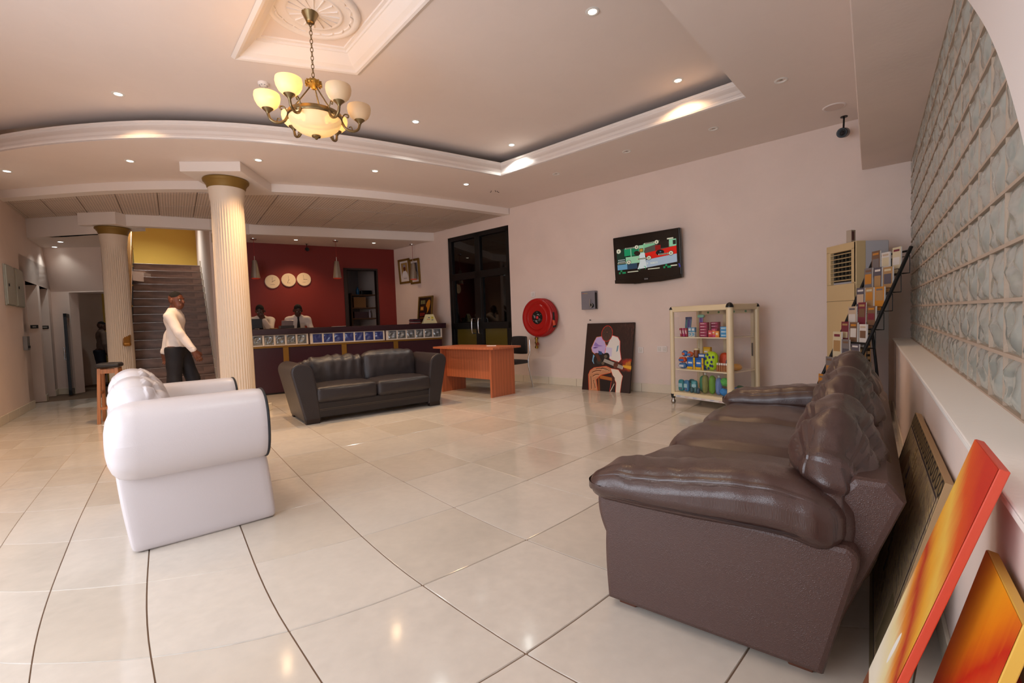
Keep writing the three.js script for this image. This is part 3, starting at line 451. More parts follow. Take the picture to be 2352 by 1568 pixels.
{
  const ct = framed(thing('reception_counter', 'dark plum reception counter with bands of glass blocks', 'counter'), C0, TC);
  const plum = phy('#3a1a26', 0.28), gold = std('#8a6420', 0.42, { metalness: 0.3 }), cream = std('#e9ddd0', 0.45);
  part(ct, 'body', boxUV(bo(-0.36, 3.5, 0.03, 1.06, -0.5, -0.02)), plum);
  part(ct, 'plinth', bo(-0.36, 3.5, 0, 0.03, -0.48, -0.04), M.black);
  part(ct, 'worktop', bo(-0.38, 3.58, 1.055, 1.165, -0.62, 0.06, 0.012), phy('#2f1420', 0.2), 'thick dark plum top');
  const groups = [[-0.2, 0.86, 6, '#8d9499', 'clear'], [0.94, 2.26, 7, '#3d4c94', 'blue'], [2.34, 3.48, 6, '#8d9499', 'clear']];
  for (const [x0, x1, n, c, kind] of groups) {
    const band = part(ct, 'block_frame', bo(x0 - 0.03, x1 + 0.02, 0.862, 1.062, -0.03, 0.0), cream, 'cream frame around the glass blocks');
    const g = phy(c, 0.06, kind === 'blue' ? { transmission: 0.25, thickness: 0.03 } : { metalness: 0.6 }), p = (x1 - x0) / n;
    const kinds = [0, 1, 2].map((k) => wavy(p - 0.035, 0.155, 0.05, k * 2.1 + x0, 0.009, 10));
    for (let i = 0; i < n; i++) { const b = part(ct, 'glass_block', kinds[i % 3], g, kind === 'blue' ? 'blue glass block' : 'clear glass block'); b.position.set(x0 + (i + 0.5) * p, 0.962, -0.004); }
    for (let i = 0; i <= n; i++) part(ct, 'block_mullion', bo(x0 + i * p - 0.014, x0 + i * p + 0.014, 0.868, 1.056, -0.02, 0.016, 0.003), cream);
  }
  part(ct, 'gold_rail', bo(-0.36, 3.5, 0.828, 0.858, -0.03, 0.008, 0.003), gold, 'gold strip below the glass blocks');
  for (const x of [0.5, 1.5, 2.5]) part(ct, 'gold_post', bo(x - 0.045, x + 0.045, 0.03, 0.828, -0.03, 0.004, 0.003), gold, 'gold upright strip');
}
// ---------------------------------------------------------------- black glazed double door in the long wall
{
  const d = framed(struct('door_1', null, null, 'tall black framed glass double door with steel pull handles', 'door'), K, TW);
  const x0 = -7.45, x1 = -5.66, xm = -6.56, y1 = 2.98, z0 = -0.1, z1 = -0.02;
  const F = (a, b, c, e) => bo(a, b, c, e, z0, z1, 0.004);
  part(d, 'frame', merge([F(x0, x0 + 0.1, 0, y1), F(x1 - 0.1, x1, 0, y1), F(x0, x1, y1 - 0.09, y1), F(x0, x1, 0, 0.05)]), M.black);
  part(d, 'mullion', F(xm - 0.07, xm + 0.07, 0, y1), M.black);
  part(d, 'transom', F(x0, x1, 2.06, 2.2), M.black);
  part(d, 'mid_rail', F(x0, x1, 1.02, 1.15), M.black);
  const olive = phy('#5d4f1e', 0.18);
  for (const [a, b] of [[x0 + 0.1, xm - 0.07], [xm + 0.07, x1 - 0.1]]) {
    part(d, 'pane', bo(a, b, 2.2, y1 - 0.09, -0.075, -0.062), M.darkGlass); part(d, 'pane', bo(a, b, 1.15, 2.06, -0.075, -0.062), M.darkGlass);
    part(d, 'lower_panel', bo(a, b, 0.05, 1.02, -0.075, -0.062), olive, 'olive lower panel');
    part(d, 'stile', merge([bo(a, a + 0.05, 0.05, 2.06, -0.09, -0.03), bo(b - 0.05, b, 0.05, 2.06, -0.09, -0.03)]), M.black);
  }
  const pull = (x) => tube([V3(x, 0.93, -0.02), V3(x, 0.93, 0.05), V3(x, 0.96, 0.065), V3(x, 1.2, 0.065), V3(x, 1.23, 0.05), V3(x, 1.23, -0.02)], 0.014, 30, 8);
  part(d, 'handle', pull(xm - 0.14), M.chrome, 'steel pull handle'); part(d, 'handle', pull(xm + 0.05), M.chrome, 'steel pull handle');
}
// ---------------------------------------------------------------- recessed downlights
{
  const trim = std('#efeae4', 0.4), dark = std('#2c2723', 0.4, { metalness: 0.4 });
  const ringG = lathe([[0.034, 0.0], [0.036, -0.006], [0.052, -0.008], [0.056, 0.0]], 28), lensG = new THREE.CylinderGeometry(0.034, 0.034, 0.004, 24), cupG = lathe([[0.0, 0.03], [0.03, 0.028], [0.036, 0.0]], 24);
  const glow = { warm: std('#fff4e0', 0.4, { emissive: new THREE.Color(1, 0.86, 0.66), emissiveIntensity: 9 }), cool: std('#ffffff', 0.4, { emissive: new THREE.Color(0.95, 1, 0.97), emissiveIntensity: 9 }) };
  const lit = (x, y, z, tone, label, power = SPOT_POWER) => {
    const t = thing('downlight', label, 'downlight', [x, y, z], 0, 'recessed ceiling lights');
    part(t, 'trim_ring', ringG, trim); part(t, 'lens', lensG, glow[tone]).position.y = -0.004;
    const s = new THREE.SpotLight(tone === 'warm' ? WARM : COOL, power, 0, 1.05, 0.75, 2); s.position.set(0, -0.02, 0); s.target.position.set(0, -1, 0); s.castShadow = true; s.shadow.radius = 1.6; t.add(s, s.target);
  };
  const unlit = (x, z, w) => { const t = thing('downlight', 'unlit recessed downlight in the low soffit ' + w, 'downlight', [x, SOFFIT, z], 0, 'unlit ceiling lights'); part(t, 'trim_ring', ringG, trim); part(t, 'reflector', cupG, dark).position.y = -0.004; part(t, 'bulb', lathe([[0, -0.004], [0.016, -0.002], [0.018, 0.006]], 16), M.steel); };
  for (const [x, z, c, w] of [[-6.34, -5.98, 'cool', 'on the passage side'], [-4.61, -5.78, 'warm', 'over the bar stool'], [-3.1, -5.9, 'warm', 'beside the front column block'], [-1.8, -6.46, 'warm', 'above the black sofa'], [-0.62, -7.22, 'cool', 'before the glass doors']]) lit(x, SOFFIT, z, c, `lit ${c === 'warm' ? 'warm' : 'white'} downlight in the low soffit ${w}`, c === 'warm' ? SPOT_POWER * 4.2 : SPOT_POWER);
  for (const [x, z, c, w] of [[-3.95, -4.86, 'warm', 'over the way to the stairs'], [-2.47, -5.02, 'cool', 'beside the smoke detector'], [-1.08, -5.75, 'cool', 'between chandelier and cornice'], [0.09, -6.6, 'cool', 'at the corner of the cornice'], [1.84, -4.98, 'warm', 'by its thin cream edge'], [0.74, -3.84, 'warm', 'before the brown sofa']]) lit(x, UPPER, z, c, `lit ${c === 'warm' ? 'warm' : 'white'} downlight in the raised ceiling ${w}`);
  for (const [x, z, c, w] of [[-0.6, -2.1, 'cool', 'over the front of the brown sofa'], [-3.3, -2.6, 'warm', 'over the white armchair'], [-4.6, -3.7, 'cool', 'at the passage end'], [-2.2, -1.5, 'cool', 'over the entrance']]) lit(x, UPPER, z, c, `downlight in the raised ceiling ${w}`);
  for (const [x, z, w] of [[0.73, -6.87, 'by the cornice corner'], [1.56, -6.05, 'above the television'], [2.4, -5.42, 'above the display case'], [2.56, -4.36, 'beside the end of the cornice']]) unlit(x, z, w);
  lit(-8.0, WING, -8.35, 'cool', 'small white downlight in the passage ceiling near the fascia', 2.2); lit(-8.55, WING, -8.8, 'cool', 'small white downlight in the passage ceiling by the sloping underside', 1.6);
  lit(-4.42, DESKCEIL, -9.72, 'warm', 'warm downlight in the reception ceiling above the clocks', 8);
  lit(-3.0, DESKCEIL, -10.4, 'warm', 'warm downlight in the reception ceiling behind the pendants', 3);
  // lamp of the room beyond the passage and of the upper stair landing
  lit(-8.5, 2.3, -10.3, 'cool', 'small downlight in the room beyond the passage', 1.5);
  lit(-8.3, ROOF, -10.6, 'cool', 'downlight over the stair landing', 46);
}
// ---------------------------------------------------------------- ceiling rose and chandelier
{
  const X = -1.57, Z = -3.93, top = UPPER + 0.14;
  const rose = thing('ceiling_rose', 'round white plaster ceiling rose with leaf border', 'ceiling rose', [X + 0.03, top, Z]);
  part(rose, 'disc', lathe([[0.0, -0.022], [0.1, -0.022], [0.2, -0.014], [0.205, -0.02], [0.225, -0.022], [0.23, -0.012], [0.31, -0.012], [0.315, -0.026], [0.345, -0.03], [0.365, -0.02], [0.37, 0]], 64), M.trimWhite);
  const leaf = extrude((() => { const s = new THREE.Shape(); s.moveTo(-0.045, 0); s.quadraticCurveTo(0, -0.05, 0.045, 0); s.quadraticCurveTo(0, -0.022, -0.045, 0); return s; })(), 0.014, 0.003).rotateX(PI / 2);
  for (let i = 0; i < 16; i++) { const l = part(rose, 'leaf', leaf, M.trimWhite); l.position.set(0.285 * Math.cos(i * PI / 8), -0.008, 0.285 * Math.sin(i * PI / 8)); l.rotation.y = -i * PI / 8 - PI / 2; const f = part(rose, 'facet', bo(-0.003, 0.003, -0.026, -0.01, 0.06, 0.2), M.trimWhite); f.rotation.y = i * PI / 8; }
  const yRing = 2.9, ch = thing('chandelier', 'antique brass chandelier with six upturned amber glass shades and a central bowl', 'chandelier', [X, 0, Z]);
  part(ch, 'canopy', lathe([[0.0, top - 0.1], [0.03, top - 0.1], [0.035, top - 0.085], [0.062, top - 0.03], [0.066, top - 0.022], [0.066, top - 0.02]], 32), M.antique);
  const link = tube([V3(-0.009, 0.012, 0), V3(-0.009, -0.012, 0), V3(0, -0.021, 0), V3(0.009, -0.012, 0), V3(0.009, 0.012, 0), V3(0, 0.021, 0)], 0.0032, 20, 5, true);
  const cTop = top - 0.11, cBot = 3.21, n = Math.round((cTop - cBot) / 0.034);
  for (let i = 0; i <= n; i++) { const l = part(ch, 'chain_link', link, M.antique); l.position.set(0, lerp(cTop, cBot, i / n), 0); l.rotation.y = (i % 2) * PI / 2; }
  const crown = part(ch, 'crown', lathe([[0.0, 3.13], [0.02, 3.13], [0.03, 3.15], [0.058, 3.165], [0.062, 3.185], [0.04, 3.2], [0.01, 3.205], [0, 3.205]], 32), M.gilt);
  for (let i = 0; i < 12; i++) { const p = part(ch, 'crown_leaf', bx(0.014, 0.04, 0.012, 0.06, 3.172, 0, 0.005), M.gilt); p.rotation.y = i * PI / 6; }
  part(ch, 'ring', lathe([[0.2, yRing - 0.02], [0.215, yRing - 0.015], [0.212, yRing + 0.02], [0.2, yRing + 0.028], [0.19, yRing + 0.02], [0.19, yRing - 0.02], [0.2, yRing - 0.02]], 48), M.antique);
  for (let i = 0; i < 3; i++) { const a = i * 2 * PI / 3 + 0.5; part(ch, 'stay', rod(V3(0.03 * Math.cos(a), 3.14, 0.03 * Math.sin(a)), V3(0.19 * Math.cos(a), yRing + 0.01, 0.19 * Math.sin(a)), 0.006), M.antique); }
  const shadeMat = (e) => phy('#ffe9c4', 0.45, { transmission: 0.35, thickness: 0, emissive: new THREE.Color(1, 0.58, 0.17), emissiveIntensity: e });
  const on = shadeMat(1.1), off = shadeMat(0.0), bowl = shadeMat(0.95);
  part(ch, 'bowl', lathe([[0.205, yRing - 0.02], [0.2, yRing - 0.045], [0.18, yRing - 0.08], [0.14, yRing - 0.115], [0.08, yRing - 0.14], [0.02, yRing - 0.15], [0.0, yRing - 0.15]].reverse(), 48), bowl, 'amber glass bowl');
  part(ch, 'finial', lathe([[0, yRing - 0.185], [0.008, yRing - 0.182], [0.012, yRing - 0.17], [0.034, yRing - 0.162], [0.036, yRing - 0.152], [0.02, yRing - 0.146]], 24), M.antique);
  const shadeG = lathe([[0.028, 0], [0.05, 0.006], [0.076, 0.03], [0.092, 0.062], [0.098, 0.095], [0.094, 0.12], [0.09, 0.12], [0.093, 0.095], [0.087, 0.064], [0.072, 0.034], [0.048, 0.011], [0.026, 0.005]], 36);
  const armG = merge([tube([V3(0.205, -0.01, 0), V3(0.235, -0.06, 0), V3(0.29, -0.08, 0), V3(0.335, -0.06, 0), V3(0.352, -0.015, 0)], 0.011, 24, 8), tube([V3(0.2, 0.0, 0), V3(0.235, 0.055, 0), V3(0.262, 0.05, 0), V3(0.258, 0.03, 0), V3(0.246, 0.034, 0)], 0.006, 20, 6), tube([V3(0.29, -0.068, 0), V3(0.28, -0.045, 0), V3(0.262, -0.05, 0)], 0.005, 10, 6)]);
  const cupG = lathe([[0.008, -0.02], [0.012, -0.012], [0.02, 0.0], [0.042, 0.02], [0.044, 0.026], [0.03, 0.028]], 24);
  for (let i = 0; i < 6; i++) {
    const a = i * PI / 3 + 0.66, litUp = [1, 2, 3, 4].includes(i);
    const arm = part(ch, 'arm', armG, M.antique); arm.position.y = yRing; arm.rotation.y = -a;
    const cup = part(arm, 'cup', cupG, M.antique); cup.position.set(0.352, 0, 0);
    const sh = part(arm, 'shade', shadeG, litUp ? on : off, litUp ? 'lit amber glass shade' : 'unlit cream glass shade'); sh.position.set(0.352, 0.018, 0);
    if (litUp) { const b = part(arm, 'bulb', new THREE.SphereGeometry(0.022, 16, 10), std('#fff3d8', 0.5, { emissive: new THREE.Color(1, 0.8, 0.5), emissiveIntensity: 5 })); b.position.set(0.352, 0.085, 0); const l = new THREE.PointLight(LAMP, CHANDELIER_POWER, 0, 2); l.position.set(0.352, 0.135, 0); l.castShadow = true; l.shadow.radius = 1.5; arm.add(l); }
  }
  const l = new THREE.PointLight(LAMP, CHANDELIER_POWER * 0.9, 0, 2); l.position.set(0, yRing + 0.05, 0); l.castShadow = true; l.shadow.radius = 3; ch.add(l);
  const smoke = thing('smoke_detector', 'round white smoke detector on the tray ceiling', 'smoke detector', [-2.4, UPPER, -4.75]);
  part(smoke, 'body', lathe([[0, -0.035], [0.025, -0.035], [0.03, -0.028], [0.042, -0.026], [0.05, -0.012], [0.05, 0]], 32), M.white);
  for (let i = 0; i < 8; i++) { const s = part(smoke, 'vent', bx(0.012, 0.005, 0.003, 0, -0.0275, 0.036), M.black); s.rotation.y = i * PI / 4; }
}
// ---------------------------------------------------------------- pendant lamps over the counter
for (const [x, z, lab] of [[-5.14, -9.42, 'silver cone pendant lamp with a red inside beside the front column'], [-3.68, -9.94, 'silver cone pendant lamp with a red inside beside the doorway in the red wall'], [-2.22, -10.74, 'silver cone pendant lamp with a red inside before the framed portraits']]) {
  const t = thing('pendant_lamp', lab, 'pendant lamp', [x, 0, z], 0, 'cone pendants over the reception');
  part(t, 'ceiling_cap', lathe([[0, 2.965], [0.05, 2.97], [0.058, 2.985], [0.058, DESKCEIL]], 28), M.chrome);
  part(t, 'cord', rod(V3(0, 2.62, 0), V3(0, 2.97, 0), 0.004, 6), std('#a3261c', 0.6), 'red cord');
  part(t, 'stem', cyl(0.008, 0.008, 0.09, 0, 2.6, 0, 10), M.chrome);
  part(t, 'shade', lathe([[0.085, 2.2], [0.086, 2.203], [0.045, 2.555], [0.03, 2.56], [0, 2.56]], 36), std('#a59c90', 0.35, { metalness: 0.75 }), 'brushed silver cone');
  part(t, 'lining', lathe([[0.0, 2.19], [0.06, 2.185], [0.083, 2.2], [0.082, 2.206], [0.06, 2.21], [0, 2.21]], 36), std('#c42a1c', 0.4, { emissive: new THREE.Color(0.5, 0.05, 0.02), emissiveIntensity: 0.35 }), 'red glass underside');
}
// ---------------------------------------------------------------- leather seats
const leather = (c, rough, bump = 0.0016, rep = 5, o = {}) => phy(c, rough, { bumpMap: withRepeat(leatherBump, rep), bumpScale: bump, ...o });
const creases = (amp, f, ox) => (x, y, z) => { const a = fbm(x * f + ox, y * f * 0.6, z * f, 3); return amp * (1 - 3.2 * Math.pow(Math.abs(a), 0.7)); };
const skew = (g, fn) => { const p = g.attributes.position; for (let i = 0; i < p.count; i++) { const q = fn(p.getX(i), p.getY(i), p.getZ(i)); p.setXYZ(i, q[0], q[1], q[2]); } g.computeVertexNormals(); return g; };
{ // white armchair
  const A = thing('armchair', 'white leather scroll-arm armchair with tufted back and black piping', 'armchair', [-2.06, 0, -2.95], 0.70);
  const wl = leather('#cdc4c4', 0.34, 0.0003, 4), pipe = leather('#171518', 0.4);
  const cuff = (x, y, z) => (x < -0.2 ? 0.006 * Math.sin(y * 70 + z * 22) * smooth(-0.2, -0.36, x) * smooth(0.1, -0.1, y) : 0) + 0.002 * fbm(x * 6, y * 6, z * 6, 2);
  const rollAt = (k, t) => { const c = Math.cos(t), q = Math.sin(t); return [0.168 * k * Math.sign(c) * Math.pow(Math.abs(c), 0.86), 0.205 * k * Math.sign(q) * Math.pow(Math.abs(q), 0.86)]; };
  const arm = (() => {                                          // a roll: rounded behind, flat in front
    const xs = [-0.375, -0.373, -0.365, -0.35, -0.325, -0.29, -0.24, -0.1, 0.05, 0.2, 0.31, 0.345, 0.355, 0.356], ks = [0.02, 0.3, 0.55, 0.74, 0.88, 0.96, 1, 1, 1, 1, 1, 0.985, 0.94, 0.02], n = 56, pos = [], idx = [], uv = [];
    xs.forEach((x, j) => { for (let i = 0; i <= n; i++) { const t = i / n * 2 * PI, [z, y] = rollAt(ks[j], t), w = j > 0 && j < 13 ? cuff(x, y, z) : 0; pos.push(x, y * (1 + w * 4), z * (1 + w * 4)); uv.push(x, t * 0.2); } });
    for (let j = 0; j < xs.length - 1; j++) for (let i = 0; i < n; i++) { const a = j * (n + 1) + i, b = a + n + 1; idx.push(a, a + 1, b, b, a + 1, b + 1); }
    const g = new THREE.BufferGeometry(); g.setAttribute('position', new THREE.Float32BufferAttribute(pos, 3)); g.setAttribute('uv', new THREE.Float32BufferAttribute(uv, 2)); g.setIndex(idx); g.computeVertexNormals(); return g;
  })();
  const side = skew(pad(0.69, 0.5, 0.12, 0.03, 0.008, 14), (x, y, z) => [x - (y + 0.22) * 0.1, y, z]);
  for (const s of [1, -1]) {
    const p = part(A, 'side_panel', side, wl); p.position.set(0.0, 0.252, s * 0.42);
    const a = part(A, 'arm_roll', arm, wl); a.position.set(-0.05, 0.595, s * 0.46); 
    const e = []; for (let i = 0; i < 36; i++) { const [z, y] = rollAt(0.975, i / 36 * 2 * PI); e.push(V3(0.302, 0.595 + y, s * 0.46 + z)); }
    part(A, 'piping', tube(e, 0.008, 72, 6, true), pipe, 'black piping');
  }
  const tuft = (x, y, z, nx) => { let k = 0; if (nx > 0.3) { const a = (y * 5.2 + z * 4.2) , b = (y * 5.2 - z * 4.2); const da = Math.abs(a - Math.round(a)), db = Math.abs(b - Math.round(b)); k -= 0.02 * Math.exp(-((da / 0.1) ** 2)) + 0.02 * Math.exp(-((db / 0.1) ** 2)) + 0.022 * Math.exp(-(da * da + db * db) / 0.014) - 0.016; } return k; };
  for (const k of [1, -1]) {
    const lean = (y) => -0.07 * smooth(-0.1, 0.33, y) - 0.05 * (y + 0.33);
    const back = part(A, 'backrest', skew(pad(0.25, 0.66, 0.4, 0.122, 0.018, 40, (x, y, z, nx) => 0.6 * tuft(x, y, z, nx)), (x, y, z) => [x + lean(y), y, z]), wl, 'tufted white leather back'); back.position.set(-0.185, k > 0 ? 0.562 : 0.585, k * 0.195);
    for (const [y, z] of [[0.1, 0], [0.19, 0.11], [0.19, -0.11], [0, 0.11], [0, -0.11]]) part(back, 'button', new THREE.SphereGeometry(0.011, 10, 8).translate(0.118 + lean(y), y, z), wl);
  }
  const seat = part(A, 'seat_cushion', pad(0.56, 0.2, 0.62, 0.06, 0.02, 16), wl); seat.position.set(0.06, 0.36, 0);
  part(A, 'base', bx(0.6, 0.28, 0.72, 0.0, 0.155, 0, 0.02), wl);
  part(A, 'front_band', bx(0.02, 0.26, 0.72, 0.305, 0.16, 0, 0.008), pipe, 'black front band');
  for (const [x, z] of [[-0.28, 0.42], [0.3, 0.42], [-0.28, -0.42], [0.3, -0.42]]) part(A, 'foot', cyl(0.018, 0.022, 0.02, x, 0.01, z, 10), M.black);
}
{ // black two-seat sofa
  const B = thing('two_seat_sofa', 'black leather two-seat sofa with flared arms before the reception counter', 'sofa', [-2.516, 0, -5.408], 0.647);
  const bl = leather('#2c2628', 0.36, 0.0018, 5), dark = leather('#241f21', 0.42, 0.0018, 5), thread = std('#5c5046', 0.7);
  const armShape = (m) => { const s = new THREE.Shape(), f = (x) => (m ? 1.906 - x : x); s.moveTo(f(0.07), 0.06); s.lineTo(f(-0.05), 0.60); s.quadraticCurveTo(f(-0.07), 0.70, f(0.03), 0.712); s.quadraticCurveTo(f(0.14), 0.70, f(0.16), 0.6); s.quadraticCurveTo(f(0.2), 0.36, f(0.215), 0.06); s.closePath(); return s; };
  for (const m of [0, 1]) { part(B, 'arm', boxUV(extrude(armShape(m), 0.78, 0.022, 14).translate(0, 0, -0.8)), bl); part(B, 'stitching', tube(m ? [V3(1.94, 0.45, -0.05), V3(1.94, 0.46, -0.75)] : [V3(-0.032, 0.45, -0.05), V3(-0.034, 0.46, -0.75)], 0.003, 6, 5), thread); }
  part(B, 'base', boxUV(bo(0.2, 1.7, 0.06, 0.25, -0.76, -0.03, 0.02)), dark);
  part(B, 'base_seam', merge([rod(V3(0.22, 0.165, -0.027), V3(1.69, 0.165, -0.027), 0.0035, 6), rod(V3(0.22, 0.148, -0.027), V3(1.69, 0.148, -0.027), 0.0025, 6)]), thread, 'stitched seam');
  part(B, 'back_frame', boxUV(bx(1.62, 0.62, 0.2, 0.953, 0.4, -0.72, 0.05, 3)), dark);
  for (const i of [0, 1]) {
    const s = part(B, 'seat_cushion', pad(0.755, 0.2, 0.62, 0.055, 0.022, 22, (x, y, z) => creases(0.004, 5, i * 9)(x, y, z)), bl); s.position.set(0.575 + i * 0.757, 0.335, -0.32 + i * 0.012);
    const p = part(B, 'back_cushion', pad(0.76, 0.42, 0.19, 0.075, 0.03, 30, (x, y, z, nx, ny, nz) => (i ? 0.004 : 0.013) * Math.sin(x * 44 + 5 * fbm(x * 4, y * 3, i, 2)) * smooth(-0.22, 0.18, y) + creases(0.004, 6, i * 5)(x, y, z)), bl); p.position.set(0.575 + i * 0.757, 0.545 + i * 0.03, -0.56); p.rotation.x = -0.16; p.rotation.z = i * -0.01;
    part(s, 'piping', tube([V3(-0.34, 0.08, 0.312), V3(0, 0.088, 0.335), V3(0.34, 0.08, 0.312)], 0.004, 16, 5), dark);
  }
  for (const [x, z] of [[0.14, -0.06], [1.77, -0.06], [0.14, -0.74], [1.77, -0.74]]) part(B, 'foot', bx(0.16, 0.062, 0.08, x, 0.031, z, 0.005), std('#241613', 0.4));
}
{ // brown three-seat sofa
  const S = thing('three_seat_sofa', 'long dark brown leather sofa with pillow arms under the glass block wall', 'sofa', [1.368, 0, -2.51], TG);
  const br = leather('#46312c', 0.25, 0.0009, 7, { clearcoat: 0.25, clearcoatRoughness: 0.3 }), br2 = leather('#4f3832', 0.36, 0.0014, 7), seamM = leather('#3a2621', 0.5);
  const sh = new THREE.Shape(); sh.moveTo(0.36, 0.045); sh.quadraticCurveTo(0.372, 0.2, 0.365, 0.3); sh.quadraticCurveTo(0.4, 0.37, 0.395, 0.435); sh.lineTo(0.2, 0.445); sh.lineTo(-0.40, 0.43); sh.quadraticCurveTo(-0.42, 0.42, -0.415, 0.39); sh.lineTo(-0.33, 0.045); sh.closePath();
  for (const s of [1, -1]) {
    part(S, 'side_panel', boxUV(extrude(sh, 0.15, 0.018, 12).rotateY(-PI / 2).translate(s > 0 ? 1.175 : -1.025, 0, 0)), br2);
    const a = part(S, 'arm_pillow', skew(pad(0.27, 0.14, 0.83, 0.068, 0.018, 40, (x, y, z) => 0.0045 * Math.sin(z * 62 + x * 34 + 4 * fbm(x * 5, y * 5, z * 4 + s, 2)) * smooth(-0.05, 0.05, y) * (0.35 + 0.65 * Math.abs(fbm(z * 5, x * 3, s, 2)) * 2) + 0.003 * fbm(x * 9, y * 9, z * 9, 2)), (x, y, z) => [x, y + 0.045 * smooth(0.25, -0.2, z) * (y > 0 ? 1 : 0.3) - 0.035 * smooth(0.28, 0.44, z) * (y > 0 ? 1 : 0) - 0.03 * smooth(-0.25, -0.42, z), z]), br); a.position.set(s * 1.075, 0.497, 0.03);
    const ring = []; for (let i = 0; i < 30; i++) { const t = i / 30 * 2 * PI, cx = Math.cos(t), sz = Math.sin(t); ring.push(V3(0.139 * Math.sign(cx) * Math.pow(Math.abs(cx), 0.35), -0.03, 0.425 * Math.sign(sz) * Math.pow(Math.abs(sz), 0.45))); }
    part(a, 'seam', tube(ring, 0.0045, 90, 6, true), seamM);
    for (const [z, y] of [[0.2, 0.076], [-0.22, 0.118]]) part(a, 'seam', tube([V3(-0.134, -0.01, z), V3(-0.11, y * 0.68, z), V3(-0.07, y * 0.93, z), V3(0, y, z), V3(0.07, y * 0.93, z), V3(0.11, y * 0.68, z), V3(0.134, -0.01, z)], 0.0022, 20, 5), seamM);
  }
  part(S, 'base', boxUV(bo(-1.03, 1.03, 0.05, 0.27, -0.36, 0.3, 0.03)), br2);
  const bf = new THREE.Shape([[-0.32, 0.05], [-0.24, 0.05], [-0.4, 0.58], [-0.43, 0.62], [-0.49, 0.62], [-0.52, 0.58]].map(([z, y]) => V2(z, y)));
  part(S, 'back_frame', boxUV(extrude(bf, 2.2, 0.02).rotateY(-PI / 2).translate(1.1, 0, 0)), br2);
  for (const i of [-1, 0, 1]) {
    const c = part(S, 'seat_cushion', skew(pad(0.67, 0.21, 0.72, 0.09, 0.035, 26, creases(0.004, 4.5, i * 7 + 3)), (x, y, z) => [x, y, z + 0.055 * (1 - (x / 0.34) ** 2) * smooth(0.1, 0.36, z)]), br); c.position.set(i * 0.675, 0.365, 0.04);
    const b = part(S, 'back_cushion', skew(pad(0.66, 0.46, 0.2, 0.098, 0.05, 44, (x, y, z) => {
      const d = 0.016 * Math.sin((x * 8 + y * 13 + 2.2 * fbm(x * 3, y * 3, i + 2.2, 2)) * 2) * smooth(0.1, -0.2, y) + 0.012 * Math.sin(x * 30 + y * 12 + 4 * fbm(x * 4, y * 4, i, 2)) * smooth(0.05, 0.22, y);
      return d - 0.02 * Math.exp(-(((y - 0.07 - 0.1 * x) / 0.018) ** 2)) + creases(0.006, 6, i * 4 + 1)(x, y, z); }), (x, y, z) => [x * (1 + 0.05 * smooth(0.2, -0.2, y)), y + 0.025 * Math.cos(x * 9), z + 0.05 * smooth(0, 0.25, y)]), br); b.position.set(i * 0.715 + 0.04, 0.545 - i * 0.03, -0.365); b.rotation.x = -0.2; b.rotation.z = [0.05, -0.02, -0.06][i + 1];
    for (const dx of [-0.012, 0.012]) part(b, 'seam', tube([V3(-0.05 + dx, -0.19, 0.1), V3(-0.03 + dx, 0, 0.138), V3(-0.01 + dx, 0.12, 0.146), V3(dx, 0.2, 0.135), V3(dx, 0.262, 0.07), V3(dx, 0.27, 0.0)], 0.0024, 24, 5), seamM);
  }
  for (const [x, z] of [[1.1, 0.31], [1.1, -0.28], [-1.1, 0.31], [-1.1, -0.28]]) part(S, 'foot', bx(0.07, 0.05, 0.07, x, 0.025, z, 0.004), std('#5a2f1c', 0.4), 'reddish wooden foot');
}
